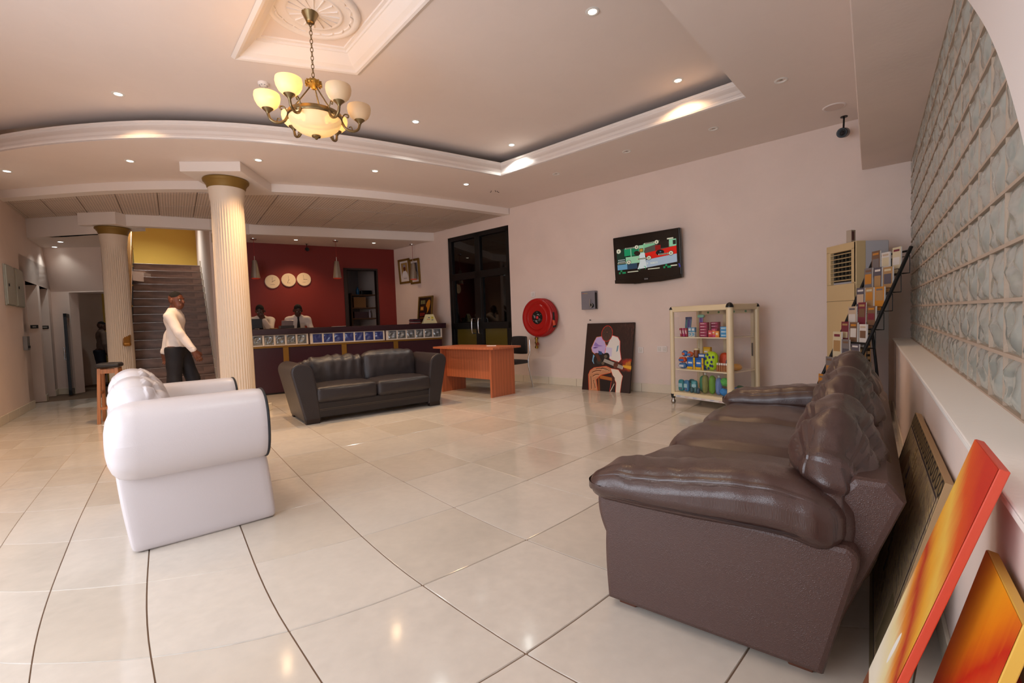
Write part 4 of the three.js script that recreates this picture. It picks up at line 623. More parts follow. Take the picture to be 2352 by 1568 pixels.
// ---------------------------------------------------------------- things on and against the long wall
const onWallThing = (name, label, cat, s, h, off, group) => thing(name, label, cat, wallAt(s, h, off), TW, group);
{ // television
  const t = onWallThing('television', 'black flat television on the wall showing a green and red office picture', 'television', 2.83, 2.03, 0.09);
  t.rotation.set(0.07, TW, 0, 'YXZ');
  const body = part(t, 'casing', bx(1.05, 0.7, 0.07, 0, 0, 0, 0.012, 3), phy('#0a0a0b', 0.12));
  part(t, 'chin', extrude([[-0.525, -0.345], [-0.2, -0.372], [0.2, -0.372], [0.525, -0.345], [0.525, -0.3], [-0.525, -0.3]], 0.03, 0.004).translate(0, 0, 0.012), phy('#070708', 0.1));
  const pic = canvasTex(512, 320, (g, w, h) => {
    g.fillStyle = '#0b0908'; g.fillRect(0, 0, w, h);
    g.fillStyle = '#0d3a2c'; g.fillRect(0, 92, 90, 140); g.fillStyle = '#12a06a'; g.fillRect(70, 90, 60, 70); g.fillStyle = '#9fe0b0'; g.fillRect(126, 86, 8, 90); g.fillStyle = '#0f8a5c'; g.fillRect(136, 88, 64, 76);
    g.fillStyle = '#a8dcb0'; g.fillRect(200, 80, 46, 90); g.fillRect(80, 170, 150, 62); g.fillStyle = '#8fd0a0'; g.beginPath(); g.moveTo(240, 70); g.lineTo(380, 60); g.lineTo(330, 110); g.lineTo(246, 130); g.fill();
    g.fillStyle = '#5c554c'; g.beginPath(); g.moveTo(250, 110); g.lineTo(350, 90); g.lineTo(512, 84); g.lineTo(512, 150); g.lineTo(250, 160); g.fill(); g.fillStyle = '#1c1512'; g.fillRect(360, 70, 90, 60); g.fillStyle = '#9fe0b4'; g.fillRect(455, 66, 57, 60); g.fillStyle = '#222'; g.fillRect(485, 76, 24, 36);
    g.fillStyle = '#ef1c10'; g.beginPath(); g.moveTo(250, 156); g.lineTo(512, 124); g.lineTo(512, 192); g.lineTo(270, 212); g.fill(); g.fillStyle = '#a01010'; g.fillRect(340, 100, 46, 46);
    g.fillStyle = '#0a1118'; g.beginPath(); g.ellipse(378, 165, 34, 24, 0, 0, 7); g.fill(); g.fillStyle = '#4c90c0'; g.fillRect(376, 156, 12, 8);
    g.fillStyle = '#b9c6d6'; g.beginPath(); g.moveTo(260, 214); g.lineTo(512, 192); g.lineTo(512, 262); g.lineTo(250, 284); g.fill();
    g.fillStyle = '#70a8c8'; g.fillRect(0, 232, 90, 48); g.fillStyle = '#2c4a60'; g.fillRect(90, 232, 90, 50); g.fillStyle = '#e8ecea'; g.beginPath(); g.moveTo(200, 150); g.lineTo(250, 150); g.lineTo(262, 284); g.lineTo(180, 290); g.lineTo(206, 220); g.fill(); g.fillStyle = '#2a1a16'; g.beginPath(); g.ellipse(184, 146, 28, 20, 0.3, 0, 7); g.fill();
    g.fillStyle = '#6b4a30'; g.fillRect(204, 108, 36, 34); g.fillStyle = '#d8a040'; g.fillRect(210, 114, 24, 22);
    g.fillStyle = '#eceef0'; for (let i = 0; i < 5; i++) { g.fillRect(10 + i * 13, 186, 9, 7); g.fillRect(10 + i * 13, 202, 9, 7); }
    const key = (x, y) => { g.strokeStyle = '#0a0a08'; g.lineWidth = 3; g.fillStyle = '#ece6c8'; g.fillRect(x, y - 6, 88, 12); g.strokeRect(x + 8, y - 3, 66, 6); g.beginPath(); g.arc(x + 102, y, 19, 0, 7); g.fill(); g.stroke(); g.fillStyle = '#14100c'; g.fillRect(x + 99, y - 6, 6, 13); };
    key(80, 92); key(252, 72); key(4, 218); key(182, 200); key(364, 182); g.fillStyle = '#ece6c8'; g.beginPath(); g.arc(18, 108, 21, 0, 7); g.fill(); g.fillStyle = '#111'; g.fillRect(15, 102, 6, 13); g.fillStyle = '#ece6c8'; g.fillRect(440, 52, 50, 12);
    g.fillStyle = '#f4f2dc'; g.font = 'bold 22px serif'; g.fillText('S   MBET', 262, 256);
    g.fillStyle = '#0a9a60'; for (const [x, y] of [[10, 300], [26, 282], [42, 300], [58, 300], [400, 288], [416, 272], [432, 288], [448, 288]]) g.fillRect(x, y, 15, 17);
    g.fillStyle = '#ece6c8'; g.fillRect(90, 302, 96, 8); g.fillRect(270, 294, 100, 8); g.fillRect(460, 284, 50, 10); g.strokeStyle = '#18b070'; g.lineWidth = 4; g.beginPath(); g.moveTo(200, 300); g.lineTo(200, 280); g.moveTo(250, 296); g.lineTo(250, 270); g.lineTo(236, 270); g.stroke();
  });
  const scr = part(t, 'screen', new THREE.PlaneGeometry(0.94, 0.53).translate(0, 0.05, 0.0365), phy('#050505', 0.08, { emissiveMap: pic, emissive: new THREE.Color(1, 1, 1), emissiveIntensity: 0.95 }), 'lit screen with a green and red office and white keys');
  const logo = canvasTex(128, 48, (g, w, h) => { g.fillStyle = '#0a0a0b'; g.fillRect(0, 0, w, h); g.strokeStyle = '#c8c8cc'; g.lineWidth = 4; g.beginPath(); g.arc(28, 24, 15, 0, 7); g.stroke(); g.beginPath(); g.moveTo(26, 16); g.lineTo(26, 30); g.lineTo(34, 30); g.stroke(); g.fillStyle = '#d8d8dc'; g.font = 'bold 34px sans-serif'; g.fillText('LG', 56, 36); });
  part(t, 'logo', new THREE.PlaneGeometry(0.075, 0.028).translate(0.0, -0.318, 0.0475), std('#ffffff', 0.3, { map: logo }));
  const blue = canvasTex(96, 128, (g, w, h) => { g.fillStyle = '#08080a'; g.fillRect(0, 0, w, h); g.strokeStyle = '#4a40ff'; g.lineWidth = 7; g.beginPath(); g.moveTo(14, 40); g.lineTo(34, 14); g.moveTo(40, 52); g.lineTo(62, 20); g.moveTo(30, 70); g.quadraticCurveTo(80, 50, 60, 84); g.quadraticCurveTo(40, 96, 78, 92); g.moveTo(36, 110); g.lineTo(74, 112); g.stroke(); });
  part(t, 'blue_mark', new THREE.PlaneGeometry(0.045, 0.06).translate(0.5, -0.17, 0.0365), std('#000000', 0.4, { emissiveMap: blue, emissive: new THREE.Color(1, 1, 1), emissiveIntensity: 1.2 }), 'blue light mark on the bezel');
  part(t, 'bracket', bx(0.3, 0.25, 0.04, 0, 0, -0.055), M.blackMetal); part(t, 'foot_bump', bx(0.1, 0.02, 0.05, -0.17, -0.37, -0.0, 0.008), M.black);
}
{ // fire hose reel
  const t = onWallThing('fire_hose_reel', 'red fire hose reel with black label on the wall', 'hose reel', 4.85, 1.2, 0.002);
  const red = phy('#a81210', 0.3), red2 = phy('#b5161a', 0.45);
  part(t, 'drum_back', Rt(lathe([[0, 0], [0.33, 0], [0.34, 0.012], [0.33, 0.02]], 48), PI / 2).translate(0, 0, 0.05), red);
  part(t, 'bracket', bx(0.12, 0.3, 0.06, 0, 0, 0.03), red);
  for (let i = 0; i < 5; i++) part(t, 'hose_coil', new THREE.TorusGeometry(0.318 + (i % 2) * 0.01, 0.016, 10, 60).translate(0.0, -0.004, 0.08 + i * 0.025), red2, 'red rubber hose');
  part(t, 'drum_front', Rt(lathe([[0, 0.008], [0.12, 0.008], [0.13, 0.014], [0.2, 0.014], [0.205, 0.022], [0.215, 0.022], [0.22, 0.014], [0.265, 0.014], [0.272, 0.026], [0.31, 0.03], [0.335, 0.018], [0.338, 0.0]], 64), PI / 2).translate(-0.0, 0, 0.205), red, 'pressed red disc');
  const lab = canvasTex(256, 256, (g) => { g.fillStyle = '#0c0c0c'; g.fillRect(0, 0, 256, 256); g.strokeStyle = '#e6e6e6'; g.lineWidth = 7; g.beginPath(); g.arc(150, 92, 26, 3.6, 6.4); g.stroke(); g.fillStyle = '#d8d8d8'; for (let i = 0; i < 6; i++) { g.save(); g.translate(128, 128); g.rotate(i * 1.05); g.fillRect(-2, 96, 9, 9); g.restore(); } for (let i = 0; i < 5; i++) { g.fillRect(40 + i * 3, 90 + i * 11, 42 - i * 4, 4); g.fillRect(70 + i * 5, 180 + i * 9, 60 - i * 6, 3); g.fillRect(160, 150 + i * 10, 40 - i * 5, 3); } });
  part(t, 'label_disc', new THREE.CircleGeometry(0.118, 40).translate(0, 0, 0.2155), std('#ffffff', 0.4, { map: lab }), 'black label disc');
  part(t, 'hub', Rt(lathe([[0, 0.014], [0.022, 0.012], [0.028, 0]], 24), PI / 2).translate(0, 0, 0.214), std('#d22a34', 0.4));
  const word = canvasTex(256, 64, (g, w, h) => { g.fillStyle = '#a81210'; g.fillRect(0, 0, w, h); g.fillStyle = '#f0dede'; g.font = 'bold 38px sans-serif'; g.fillText('♦ angus', 12, 44); });
  const wd = part(t, 'lettering', new THREE.PlaneGeometry(0.13, 0.03), std('#ffffff', 0.35, { map: word })); wd.position.set(0.115, 0.2, 0.2215); wd.rotation.z = -0.55;
  part(t, 'nozzle', merge([rod(V3(0.325, 0.08, 0.18), V3(0.34, -0.06, 0.19), 0.022, 12), rod(V3(0.352, -0.15, 0.19), V3(0.36, -0.175, 0.19), 0.03, 12)]), M.rubber, 'black nozzle'); part(t, 'nozzle_grip', rod(V3(0.338, -0.05, 0.19), V3(0.354, -0.155, 0.19), 0.022, 12), std('#d24a1a', 0.4), 'orange grip');
  part(t, 'inlet_pipe', rod(V3(-0.16, -0.28, 0.06), V3(-0.16, -0.36, 0.06), 0.022, 12), red);
  part(t, 'valve', merge([rod(V3(-0.16, -0.35, 0.06), V3(-0.16, -0.56, 0.06), 0.02, 12), rod(V3(-0.16, -0.36, 0.06), V3(-0.16, -0.39, 0.06), 0.032, 6), rod(V3(-0.16, -0.44, 0.06), V3(-0.16, -0.47, 0.06), 0.03, 6), rod(V3(-0.16, -0.52, 0.06), V3(-0.16, -0.55, 0.06), 0.032, 6)]), M.brass, 'brass valve');
  part(t, 'valve_wheel', Rt(cyl(0.03, 0.03, 0.012, 0, 0, 0, 16), PI / 2).translate(-0.115, -0.475, 0.085), std('#a8553c', 0.5, { metalness: 0.4 }));
}
{ // grey switch box
  const t = onWallThing('isolator_box', 'grey metal switch box with a round handle on the wall', 'switch box', 3.87, 1.45, 0.002);
  part(t, 'box', bx(0.26, 0.3, 0.09, 0, 0, 0.045, 0.004), std('#86828a', 0.45, { metalness: 0.2 }));
  part(t, 'lid_edge', bx(0.008, 0.26, 0.05, 0.131, -0.01, 0.06), M.rubber);
  part(t, 'dial', Rt(lathe([[0, 0.03], [0.032, 0.03], [0.036, 0.0]], 28), PI / 2).translate(0.075, -0.09, 0.09), M.rubber, 'black round handle'); part(t, 'lever', tube([V3(0.05, 0.02, 0.105), V3(0.05, -0.06, 0.125), V3(0.075, -0.12, 0.128), V3(0.1, -0.07, 0.125), V3(0.08, -0.06, 0.125)], 0.006, 20, 6), M.steel);
  const w = canvasTex(128, 32, (g) => { g.fillStyle = '#86828a'; g.fillRect(0, 0, 128, 32); g.font = 'bold 24px sans-serif'; g.fillStyle = '#c85a3c'; g.fillText('Mem', 2, 24); g.fillStyle = '#c8a84c'; g.fillText('shield', 52, 24); });
  part(t, 'lettering', new THREE.PlaneGeometry(0.11, 0.026).translate(-0.06, 0.115, 0.091), std('#ffffff', 0.45, { map: w }));
}
const socketPlate = (s, h, lab, twin) => { const t = onWallThing('wall_socket', lab, 'socket', s, h, 0); part(t, 'plate', bx(twin ? 0.15 : 0.09, 0.09, 0.012, 0, 0, 0.006, 0.004), M.white); for (const x of twin ? [-0.037, 0.037] : [0]) { part(t, 'inset', bx(0.05, 0.06, 0.004, x, 0, 0.013, 0.001), std('#e0d6cc', 0.4)); part(t, 'switch', bx(0.012, 0.018, 0.006, x, 0.015, 0.015, 0.001), M.white); } };
socketPlate(5.1, 1.63, 'small white switch plate above the fire hose reel', false); socketPlate(3.0, 0.64, 'white socket plate beside the guitarist painting', false); socketPlate(2.66, 0.66, 'white twin socket plate between the painting and the display case', true);
{ const t = onWallThing('wall_nail', 'small black nail in the wall above the guitarist painting', 'nail', 3.88, 1.12, 0.001); part(t, 'shank', rod(V3(0, 0, 0), V3(0, 0.004, 0.03), 0.004, 8), M.blackMetal); part(t, 'head', Rt(cyl(0.011, 0.011, 0.005, 0, 0, 0, 12), PI / 2).translate(0, 0.004, 0.031), M.blackMetal); }
{ const t = thing('ceiling_wires', 'short loose dark wires poking from the soffit before the glass doors', 'wires', [-0.22, SOFFIT, -7.62]); for (const [x, z] of [[-0.03, 0], [0.03, 0.02], [0.06, -0.02]]) part(t, 'wire', tube([V3(x, 0, z), V3(x * 1.2, -0.02, z), V3(x * 1.6, -0.03, z + 0.01)], 0.004, 8, 5), M.blackMetal); }
{ // painting of a guitarist leaning on the wall
  const t = thing('canvas_painting', 'unframed painting of a capped man playing guitar, leaning on the television wall', 'painting', wallAt(3.5, 0, 0.26), TW);
  t.rotation.set(-0.2, TW, 0, 'YXZ');
  const art = canvasTex(512, 704, (g, w, h) => {
    g.fillStyle = '#2a130d'; g.fillRect(0, 0, w, h);
    for (let i = 0; i < 900; i++) { const x = 300 + rnd() * 212, y = rnd() * 330; g.globalAlpha = 0.10 * (1 - y / 340) * ((x - 280) / 230); g.strokeStyle = ['#c07058', '#a05038', '#d89878', '#7c3a26'][i % 4]; g.lineWidth = 5; g.beginPath(); g.moveTo(x, y); g.lineTo(x + 16 * (rnd() - 0.3), y + 34); g.stroke(); }
    for (let i = 0; i < 260; i++) { const x = 350 + rnd() * 162, y = 370 + rnd() * 120, d = Math.hypot(x - 512, (y - 435) * 1.6); g.globalAlpha = clamp(0.22 * (1 - d / 170), 0, 1); g.fillStyle = d < 70 ? '#f09a20' : '#d8300c'; g.beginPath(); g.arc(x, y, 14, 0, 7); g.fill(); }
    g.globalAlpha = 1;
    const P = (c, pts, stroke, lw = 8) => { g.beginPath(); pts.forEach(([x, y], i) => (i ? g.lineTo(x, y) : g.moveTo(x, y))); g.closePath(); g.lineJoin = 'round'; if (stroke) { g.strokeStyle = stroke; g.lineWidth = lw; g.stroke(); } g.fillStyle = c; g.fill(); };
    // stool and legs
    P('#b06a2a', [[190, 545], [320, 565], [322, 590], [196, 575]], '#d84a1c', 6); P('#8a4a1c', [[168, 560], [186, 560], [205, 704], [180, 704]]); P('#1a0d0a', [[196, 590], [316, 596], [310, 704], [208, 704]]); g.strokeStyle = '#d8402c'; g.lineWidth = 6; g.beginPath(); g.moveTo(318, 600); g.lineTo(308, 704); g.stroke();
    P('#c98a62', [[120, 470], [78, 500], [62, 545], [82, 704], [176, 704], [150, 590], [196, 540], [300, 512], [330, 480], [250, 450]], '#e8481c', 9);
    P('#efe0cc', [[300, 470], [382, 480], [430, 540], [422, 600], [416, 704], [372, 704], [370, 610], [330, 540]], '#e8481c', 8); P('#4a2418', [[300, 510], [350, 560], [362, 640], [340, 640], [318, 560]]);
    for (const [a, b, c, d] of [[100, 520, 200, 500], [110, 560, 180, 540], [120, 600, 150, 680], [140, 480, 260, 490], [90, 560, 110, 690], [200, 470, 290, 500]]) { g.strokeStyle = '#5a2c18'; g.lineWidth = 7; g.beginPath(); g.moveTo(a, b); g.quadraticCurveTo((a + c) / 2, (b + d) / 2 - 22, c, d); g.stroke(); g.strokeStyle = '#f0c8a0'; g.lineWidth = 3; g.beginPath(); g.moveTo(a + 8, b + 8); g.quadraticCurveTo((a + c) / 2 + 8, (b + d) / 2 - 12, c + 8, d + 8); g.stroke(); }
    g.strokeStyle = '#f2e8d8'; g.lineWidth = 6; g.beginPath(); g.moveTo(316, 700); g.lineTo(350, 620); g.stroke();
    // shirt
    P('#c8b0e0', [[120, 150], [190, 140], [235, 250], [230, 330], [190, 320], [120, 330], [84, 300], [72, 262], [100, 190]], '#f08a30', 8); P('#efe8e0', [[276, 128], [350, 150], [376, 190], [382, 280], [402, 372], [380, 400], [300, 380], [226, 330], [236, 240]], '#e8301c', 10);
    P('#9a7cc8', [[110, 200], [150, 230], [200, 240], [130, 250], [96, 236]]); P('#6a4a98', [[84, 262], [110, 250], [150, 256], [110, 268]]); P('#d8cfe8', [[230, 250], [300, 260], [300, 350], [240, 330]]); P('#6a9ab0', [[352, 240], [366, 230], [360, 290], [346, 300]]);
    // neck, cap, hands
    P('#5a2e1c', [[216, 170], [276, 150], [246, 240]]); g.beginPath(); g.ellipse(232, 110, 56, 78, 0.02, 0, 7); g.strokeStyle = '#d8301c'; g.lineWidth = 12; g.stroke(); g.fillStyle = '#4c342a'; g.fill(); g.strokeStyle = '#35211a'; g.lineWidth = 3; for (let i = 0; i < 9; i++) { g.beginPath(); g.moveTo(232, 96); g.lineTo(232 + 60 * Math.cos(i * 0.7), 96 + 74 * Math.sin(i * 0.7)); g.stroke(); } g.fillStyle = '#8a5a44'; g.beginPath(); g.arc(232, 96, 6, 0, 7); g.fill();
    // guitar
    P('#7fb4d8', [[96, 330], [120, 350], [140, 420], [112, 430], [90, 400]]); g.fillStyle = '#1a1412'; g.beginPath(); g.ellipse(170, 380, 64, 72, 0.5, 0, 7); g.fill(); g.beginPath(); g.ellipse(228, 372, 44, 66, 0.5, 0, 7); g.fill(); P('#1f4a80', [[150, 290], [190, 300], [196, 330], [160, 330]]); g.fillStyle = '#6b5a48'; g.beginPath(); g.arc(236, 348, 18, 0, 7); g.arc(212, 420, 16, 0, 7); g.fill(); g.fillStyle = '#3a322c'; g.beginPath(); g.arc(168, 400, 30, 0, 7); g.fill();
    g.save(); g.translate(220, 386); g.rotate(0.33); g.fillStyle = '#cfc6ba'; g.fillRect(0, -16, 220, 34); g.fillStyle = '#2a211c'; for (let i = 0; i < 26; i++) g.fillRect(4 + i * 8.2, -14, 2.5, 30); g.restore();
    P('#5a2a1a', [[110, 320], [140, 312], [176, 360], [186, 400], [160, 404], [140, 370]]); g.fillStyle = '#6a3422'; g.beginPath(); g.ellipse(352, 430, 24, 36, 0.3, 0, 7); g.fill(); P('#5a2a1a', [[330, 400], [370, 396], [380, 420], [350, 430]]);
    P('#f0b030', [[420, 430], [512, 438], [512, 470], [440, 456]]);
  });
  part(t, 'canvas', bo(-0.425, 0.425, 0, 1.09, -0.03, 0, 0.002), std('#1c0f0b', 0.7));
  part(t, 'painted_face', new THREE.PlaneGeometry(0.85, 1.09).translate(0, 0.545, 0.0008), phy('#ffffff', 0.4, { map: art }), 'guitarist in white shirt on brown');
}
{ // framed portraits, poster, small hook
  const portrait = (k) => canvasTex(192, 256, (g, w, h) => { g.fillStyle = '#efe6e0'; g.fillRect(0, 0, w, h); g.fillStyle = k ? '#6d6a70' : '#b08c50'; g.fillRect(26, 22, 140, 170); g.fillStyle = '#f4f0ee'; g.beginPath(); g.moveTo(30, 192); g.quadraticCurveTo(40, 120, 96, 120); g.quadraticCurveTo(152, 120, 162, 192); g.fill(); g.fillStyle = '#6a3c28'; g.beginPath(); g.ellipse(96, 92, 26, 34, 0, 0, 7); g.fill(); g.fillStyle = k ? '#b8b4b8' : '#9c9098'; g.beginPath(); g.moveTo(66, 80); g.lineTo(76, 46); g.lineTo(120, 46); g.lineTo(126, 80); g.quadraticCurveTo(96, 66, 66, 80); g.fill(); g.fillStyle = '#6b625c'; g.fillRect(60, 214, 74, 5); });
  const fr = (s, h, w, hh, k, lab) => { const t = onWallThing('portrait_frame', lab, 'picture frame', s, h, 0.004); t.rotation.set(0.06, TW, 0, 'YXZ'); const f = 0.05; part(t, 'frame', merge([bo(-w / 2, w / 2, hh / 2 - f, hh / 2, 0, 0.035, 0.006), bo(-w / 2, w / 2, -hh / 2, -hh / 2 + f, 0, 0.035, 0.006), bo(-w / 2, -w / 2 + f, -hh / 2, hh / 2, 0, 0.035, 0.006), bo(w / 2 - f, w / 2, -hh / 2, hh / 2, 0, 0.035, 0.006)]), std('#8c6a2c', 0.35, { metalness: 0.4 }), 'gold frame'); part(t, 'photograph', bo(-w / 2 + f, w / 2 - f, -hh / 2 + f, hh / 2 - f, 0.004, 0.012), phy('#ffffff', 0.2, { map: portrait(k) })); };
  fr(9.03, 2.43, 0.44, 0.58, 0, 'gold framed portrait next to the red wall'); fr(8.62, 2.39, 0.37, 0.58, 1, 'gold framed portrait behind a silver pendant');
  const post = canvasTex(192, 256, (g, w, h) => { g.fillStyle = '#1d120e'; g.fillRect(0, 0, w, h); g.fillStyle = '#c8801c'; g.beginPath(); g.moveTo(112, 60); g.quadraticCurveTo(150, 0, 168, 40); g.quadraticCurveTo(170, 120, 120, 170); g.quadraticCurveTo(140, 110, 104, 90); g.fill(); g.fillStyle = '#a86818'; g.fillRect(20, 92, 50, 40); g.fillStyle = '#e0b060'; g.fillRect(30, 100, 12, 24); g.fillRect(48, 100, 12, 24); for (let i = 0; i < 6; i++) { g.fillStyle = ['#6c7a50', '#a09058'][i % 2]; g.fillRect(20 + i * 12, 26, 8, 40); } g.fillStyle = '#b03428'; g.font = 'bold 44px sans-serif'; g.fillText('EKY', 16, 190); g.fillStyle = '#7a4a1c'; g.fillRect(16, 206, 70, 12); });
  const t = thing('poster_frame', 'framed black and orange poster standing on the counter end', 'poster', deskAt(3.32, 1.167, -0.5), TW); t.rotation.set(-0.12, TW, 0, 'YXZ');
  part(t, 'frame', merge([bo(-0.25, 0.25, 0, 0.03, 0, 0.03), bo(-0.25, 0.25, 0.57, 0.6, 0, 0.03), bo(-0.25, -0.22, 0, 0.6, 0, 0.03), bo(0.22, 0.25, 0, 0.6, 0, 0.03)]), std('#7a5c28', 0.4)); part(t, 'print', bo(-0.22, 0.22, 0.03, 0.57, 0.005, 0.015), phy('#ffffff', 0.25, { map: post }));
}
// ---------------------------------------------------------------- reception: clocks, counter things, back office
{
  const face = (hh, mm, city) => canvasTex(256, 256, (g) => { g.fillStyle = '#efdcc0'; g.fillRect(0, 0, 256, 256); g.strokeStyle = '#2a1d16'; g.lineCap = 'round'; const hand = (a, l, w) => { g.lineWidth = w; g.beginPath(); g.moveTo(128 - 12 * Math.sin(a), 128 + 12 * Math.cos(a)); g.lineTo(128 + l * Math.sin(a), 128 - l * Math.cos(a)); g.stroke(); }; hand(hh, 62, 6); hand(mm, 92, 3); g.fillStyle = '#5a4636'; g.font = '20px sans-serif'; g.textAlign = 'center'; g.fillText(city, 128, 196); });
  [[0.5, 2.18, 1.05, 0.0, 'LONDON', 'pale round wall clock with hands at two, beside the silver pendant'], [0.82, 2.22, 3.55, -0.06, 'LAGOS', 'pale round wall clock with hands at seven between two clocks'], [1.13, 2.24, 1.57, -0.15, 'DUBAI', 'pale round wall clock with hands at three']].forEach(([x, h, a, m, c, lab]) => {
    const t = thing('wall_clock', lab, 'clock', deskAt(x, h, -2.08), TC, 'clocks on the red wall');
    part(t, 'case', Rt(lathe([[0, 0.03], [0.135, 0.03], [0.145, 0.022], [0.147, 0]], 48), PI / 2), std('#f0e0c8', 0.4)); part(t, 'dial', new THREE.CircleGeometry(0.133, 48).translate(0, 0, 0.0306), std('#ffffff', 0.5, { map: face(a, m, c) }), 'dial with hands');
  });
  const tp = 1.1655, item = (name, lab, cat, x, off, turn = 0) => thing(name, lab, cat, deskAt(x, tp, off), TC + turn);
  let t = item('monitor', 'back of a black computer monitor on the counter by the column', 'monitor', 0.02, -0.3); part(t, 'panel', bx(0.3, 0.17, 0.03, 0, 0.1, 0, 0.006), M.black); part(t, 'stand', merge([bx(0.05, 0.02, 0.03, 0, 0.018, -0.02), bx(0.16, 0.008, 0.12, 0, 0.0045, -0.02)]), M.black);
  t = item('paper_tray', 'clear desktop paper tray between the two receptionists', 'paper tray', 0.56, -0.32, 0.1); part(t, 'tray', merge([bx(0.22, 0.006, 0.2, 0, 0.003, 0), bx(0.22, 0.05, 0.006, 0, 0.025, 0.1), bx(0.006, 0.05, 0.2, 0.11, 0.025, 0), bx(0.006, 0.05, 0.2, -0.11, 0.025, 0)]), std('#3a3438', 0.3)); part(t, 'cover', Rt(bx(0.2, 0.004, 0.13, 0, 0, 0), -1.1).translate(0.02, 0.085, 0), phy('#9c8c8c', 0.2)); part(t, 'papers', bx(0.2, 0.02, 0.18, 0, 0.015, 0), std('#d8ccc0', 0.8));
  t = item('book_stack', 'small stack of red and dark books at the counter end', 'books', 3.02, -0.3, 0.2);
  [['#7a1c1c', 0.2, 0], ['#b09c98', 0.19, 0.4], ['#3a2430', 0.18, -0.2], ['#6a2430', 0.2, 0.3], ['#2c2a3c', 0.17, 0]].forEach(([c, w, r], i) => { const b = part(t, 'book', bx(w, 0.02, 0.15, 0, 0.01 + i * 0.021, 0, 0.002), std(c, 0.6)); b.rotation.y = r * 0.5; });
  const sign = canvasTex(256, 160, (g) => { g.fillStyle = '#efe4a8'; g.fillRect(0, 0, 256, 160); g.fillStyle = '#2a2c58'; g.fillRect(70, 34, 60, 20); g.fillStyle = '#c84a1c'; g.font = 'bold 40px sans-serif'; g.fillText('GRAB', 24, 104); g.fillStyle = '#d8c830'; g.fillRect(176, 20, 60, 60); g.fillStyle = '#3a3a5c'; g.fillRect(170, 100, 60, 18); });
  t = item('tent_sign', 'pale yellow folded tent sign with orange lettering at the counter end', 'sign', 3.28, -0.1, -0.15); part(t, 'front', Rt(extrude([[-0.16, 0], [0.14, 0], [0.08, 0.2], [-0.09, 0.2]], 0.004), -0.35).translate(0, 0.002, 0.07), std('#efe4b0', 0.6)); const fp = part(t, 'print', Rt(new THREE.PlaneGeometry(0.17, 0.13), -0.35).translate(-0.005, 0.095, 0.043), std('#ffffff', 0.6, { map: sign })); part(t, 'back', Rt(extrude([[-0.16, 0], [0.14, 0], [0.08, 0.2], [-0.09, 0.2]], 0.004), 0.35).translate(0, 0.002, -0.07), std('#efe4b0', 0.6));
  solo('paper_sheet', 'white paper sheet lying on the counter below the doorway', 'paper', bx(0.24, 0.006, 0.17, 0, 0.003, 0), std('#e8ddd0', 0.8), deskAt(1.48, tp, -0.3), TC);
  solo('notepad', 'small tan notepad on the counter beside the left receptionist', 'notepad', bx(0.1, 0.012, 0.12, 0, 0.006, 0), std('#b8905c', 0.8), deskAt(0.34, tp, -0.22), TC + 0.2);
  // back office shelves seen through the doorway
  t = thing('office_shelf', 'wooden shelf unit seen through the back office doorway', 'shelf', deskAt(2.62, 0, -3.1), TC);
  for (const y of [1.35, 1.62, 1.95]) part(t, 'shelf', bx(0.62, 0.03, 0.35, 0.02, y, 0), std('#6a4526', 0.6)); for (const x of [-0.3, 0.34]) part(t, 'upright', bx(0.03, 2.0, 0.35, x, 1.0, 0), std('#5a3a22', 0.6));
  const off = (name, lab, cat, x, y, g, c, r = 0.6) => solo(name, lab, cat, g, std(c, r), deskAt(2.62 + x, y, -3.02), TC);
  off('cardboard_box', 'brown cardboard box on the middle office shelf', 'box', -0.1, 1.636, bx(0.3, 0.26, 0.22, 0, 0.13, 0), '#9a6a38'); off('dark_crate', 'dark purple crate on the lower office shelf', 'crate', -0.08, 1.366, bx(0.34, 0.16, 0.22, 0, 0.08, 0), '#4a3038'); off('blue_bottle', 'blue bottle standing on the office shelf unit', 'bottle', -0.12, 1.966, lathe([[0, 0], [0.04, 0], [0.042, 0.13], [0.015, 0.16], [0.015, 0.19], [0, 0.19]], 16), '#2c6a98', 0.2);
  off('spray_bottle', 'pale spray bottle on the lower office shelf', 'bottle', 0.16, 1.366, lathe([[0, 0], [0.035, 0], [0.035, 0.12], [0.012, 0.15], [0.02, 0.2], [0, 0.2]], 16), '#b8b0c0', 0.3); off('black_device', 'black device with small bright lights on the top office shelf', 'device', 0.08, 1.966, bx(0.26, 0.1, 0.2, 0, 0.05, 0, 0.01), '#15161a', 0.2);
  // small cctv cameras
  const cam = (p, turn, lab, s = 1, up = 0) => { const c = thing('security_camera', lab, 'camera', p, turn); part(c, 'bracket', merge([cyl(0.03, 0.03, 0.012, 0, up, 0, 16), rod(V3(0, up, 0), V3(0, 0.02, 0.02), 0.008)]), M.blackMetal); part(c, 'housing', Rt(lathe([[0, -0.06], [0.035, -0.06], [0.045, -0.05], [0.045, 0.05], [0.04, 0.056], [0.03, 0.05], [0, 0.048]], 24), PI / 2 + 0.25).translate(0, -0.02, 0.03), M.blackMetal); part(c, 'lens', Rt(lathe([[0, 0.014], [0.016, 0.01], [0.02, 0]], 20), PI / 2 + 0.25).translate(0, -0.034, 0.079), phy('#202228', 0.05)); c.scale.setScalar(s); return c; };
  cam(wallAt(0.42, 3.12, 0.2), TW - 0.1, 'black security camera hanging from the soffit near the bulkhead', 1.15, 0.139); cam(deskAt(1.2, 2.9, -1.9), TC, 'small black security camera on the red wall', 0.9, 0.11);
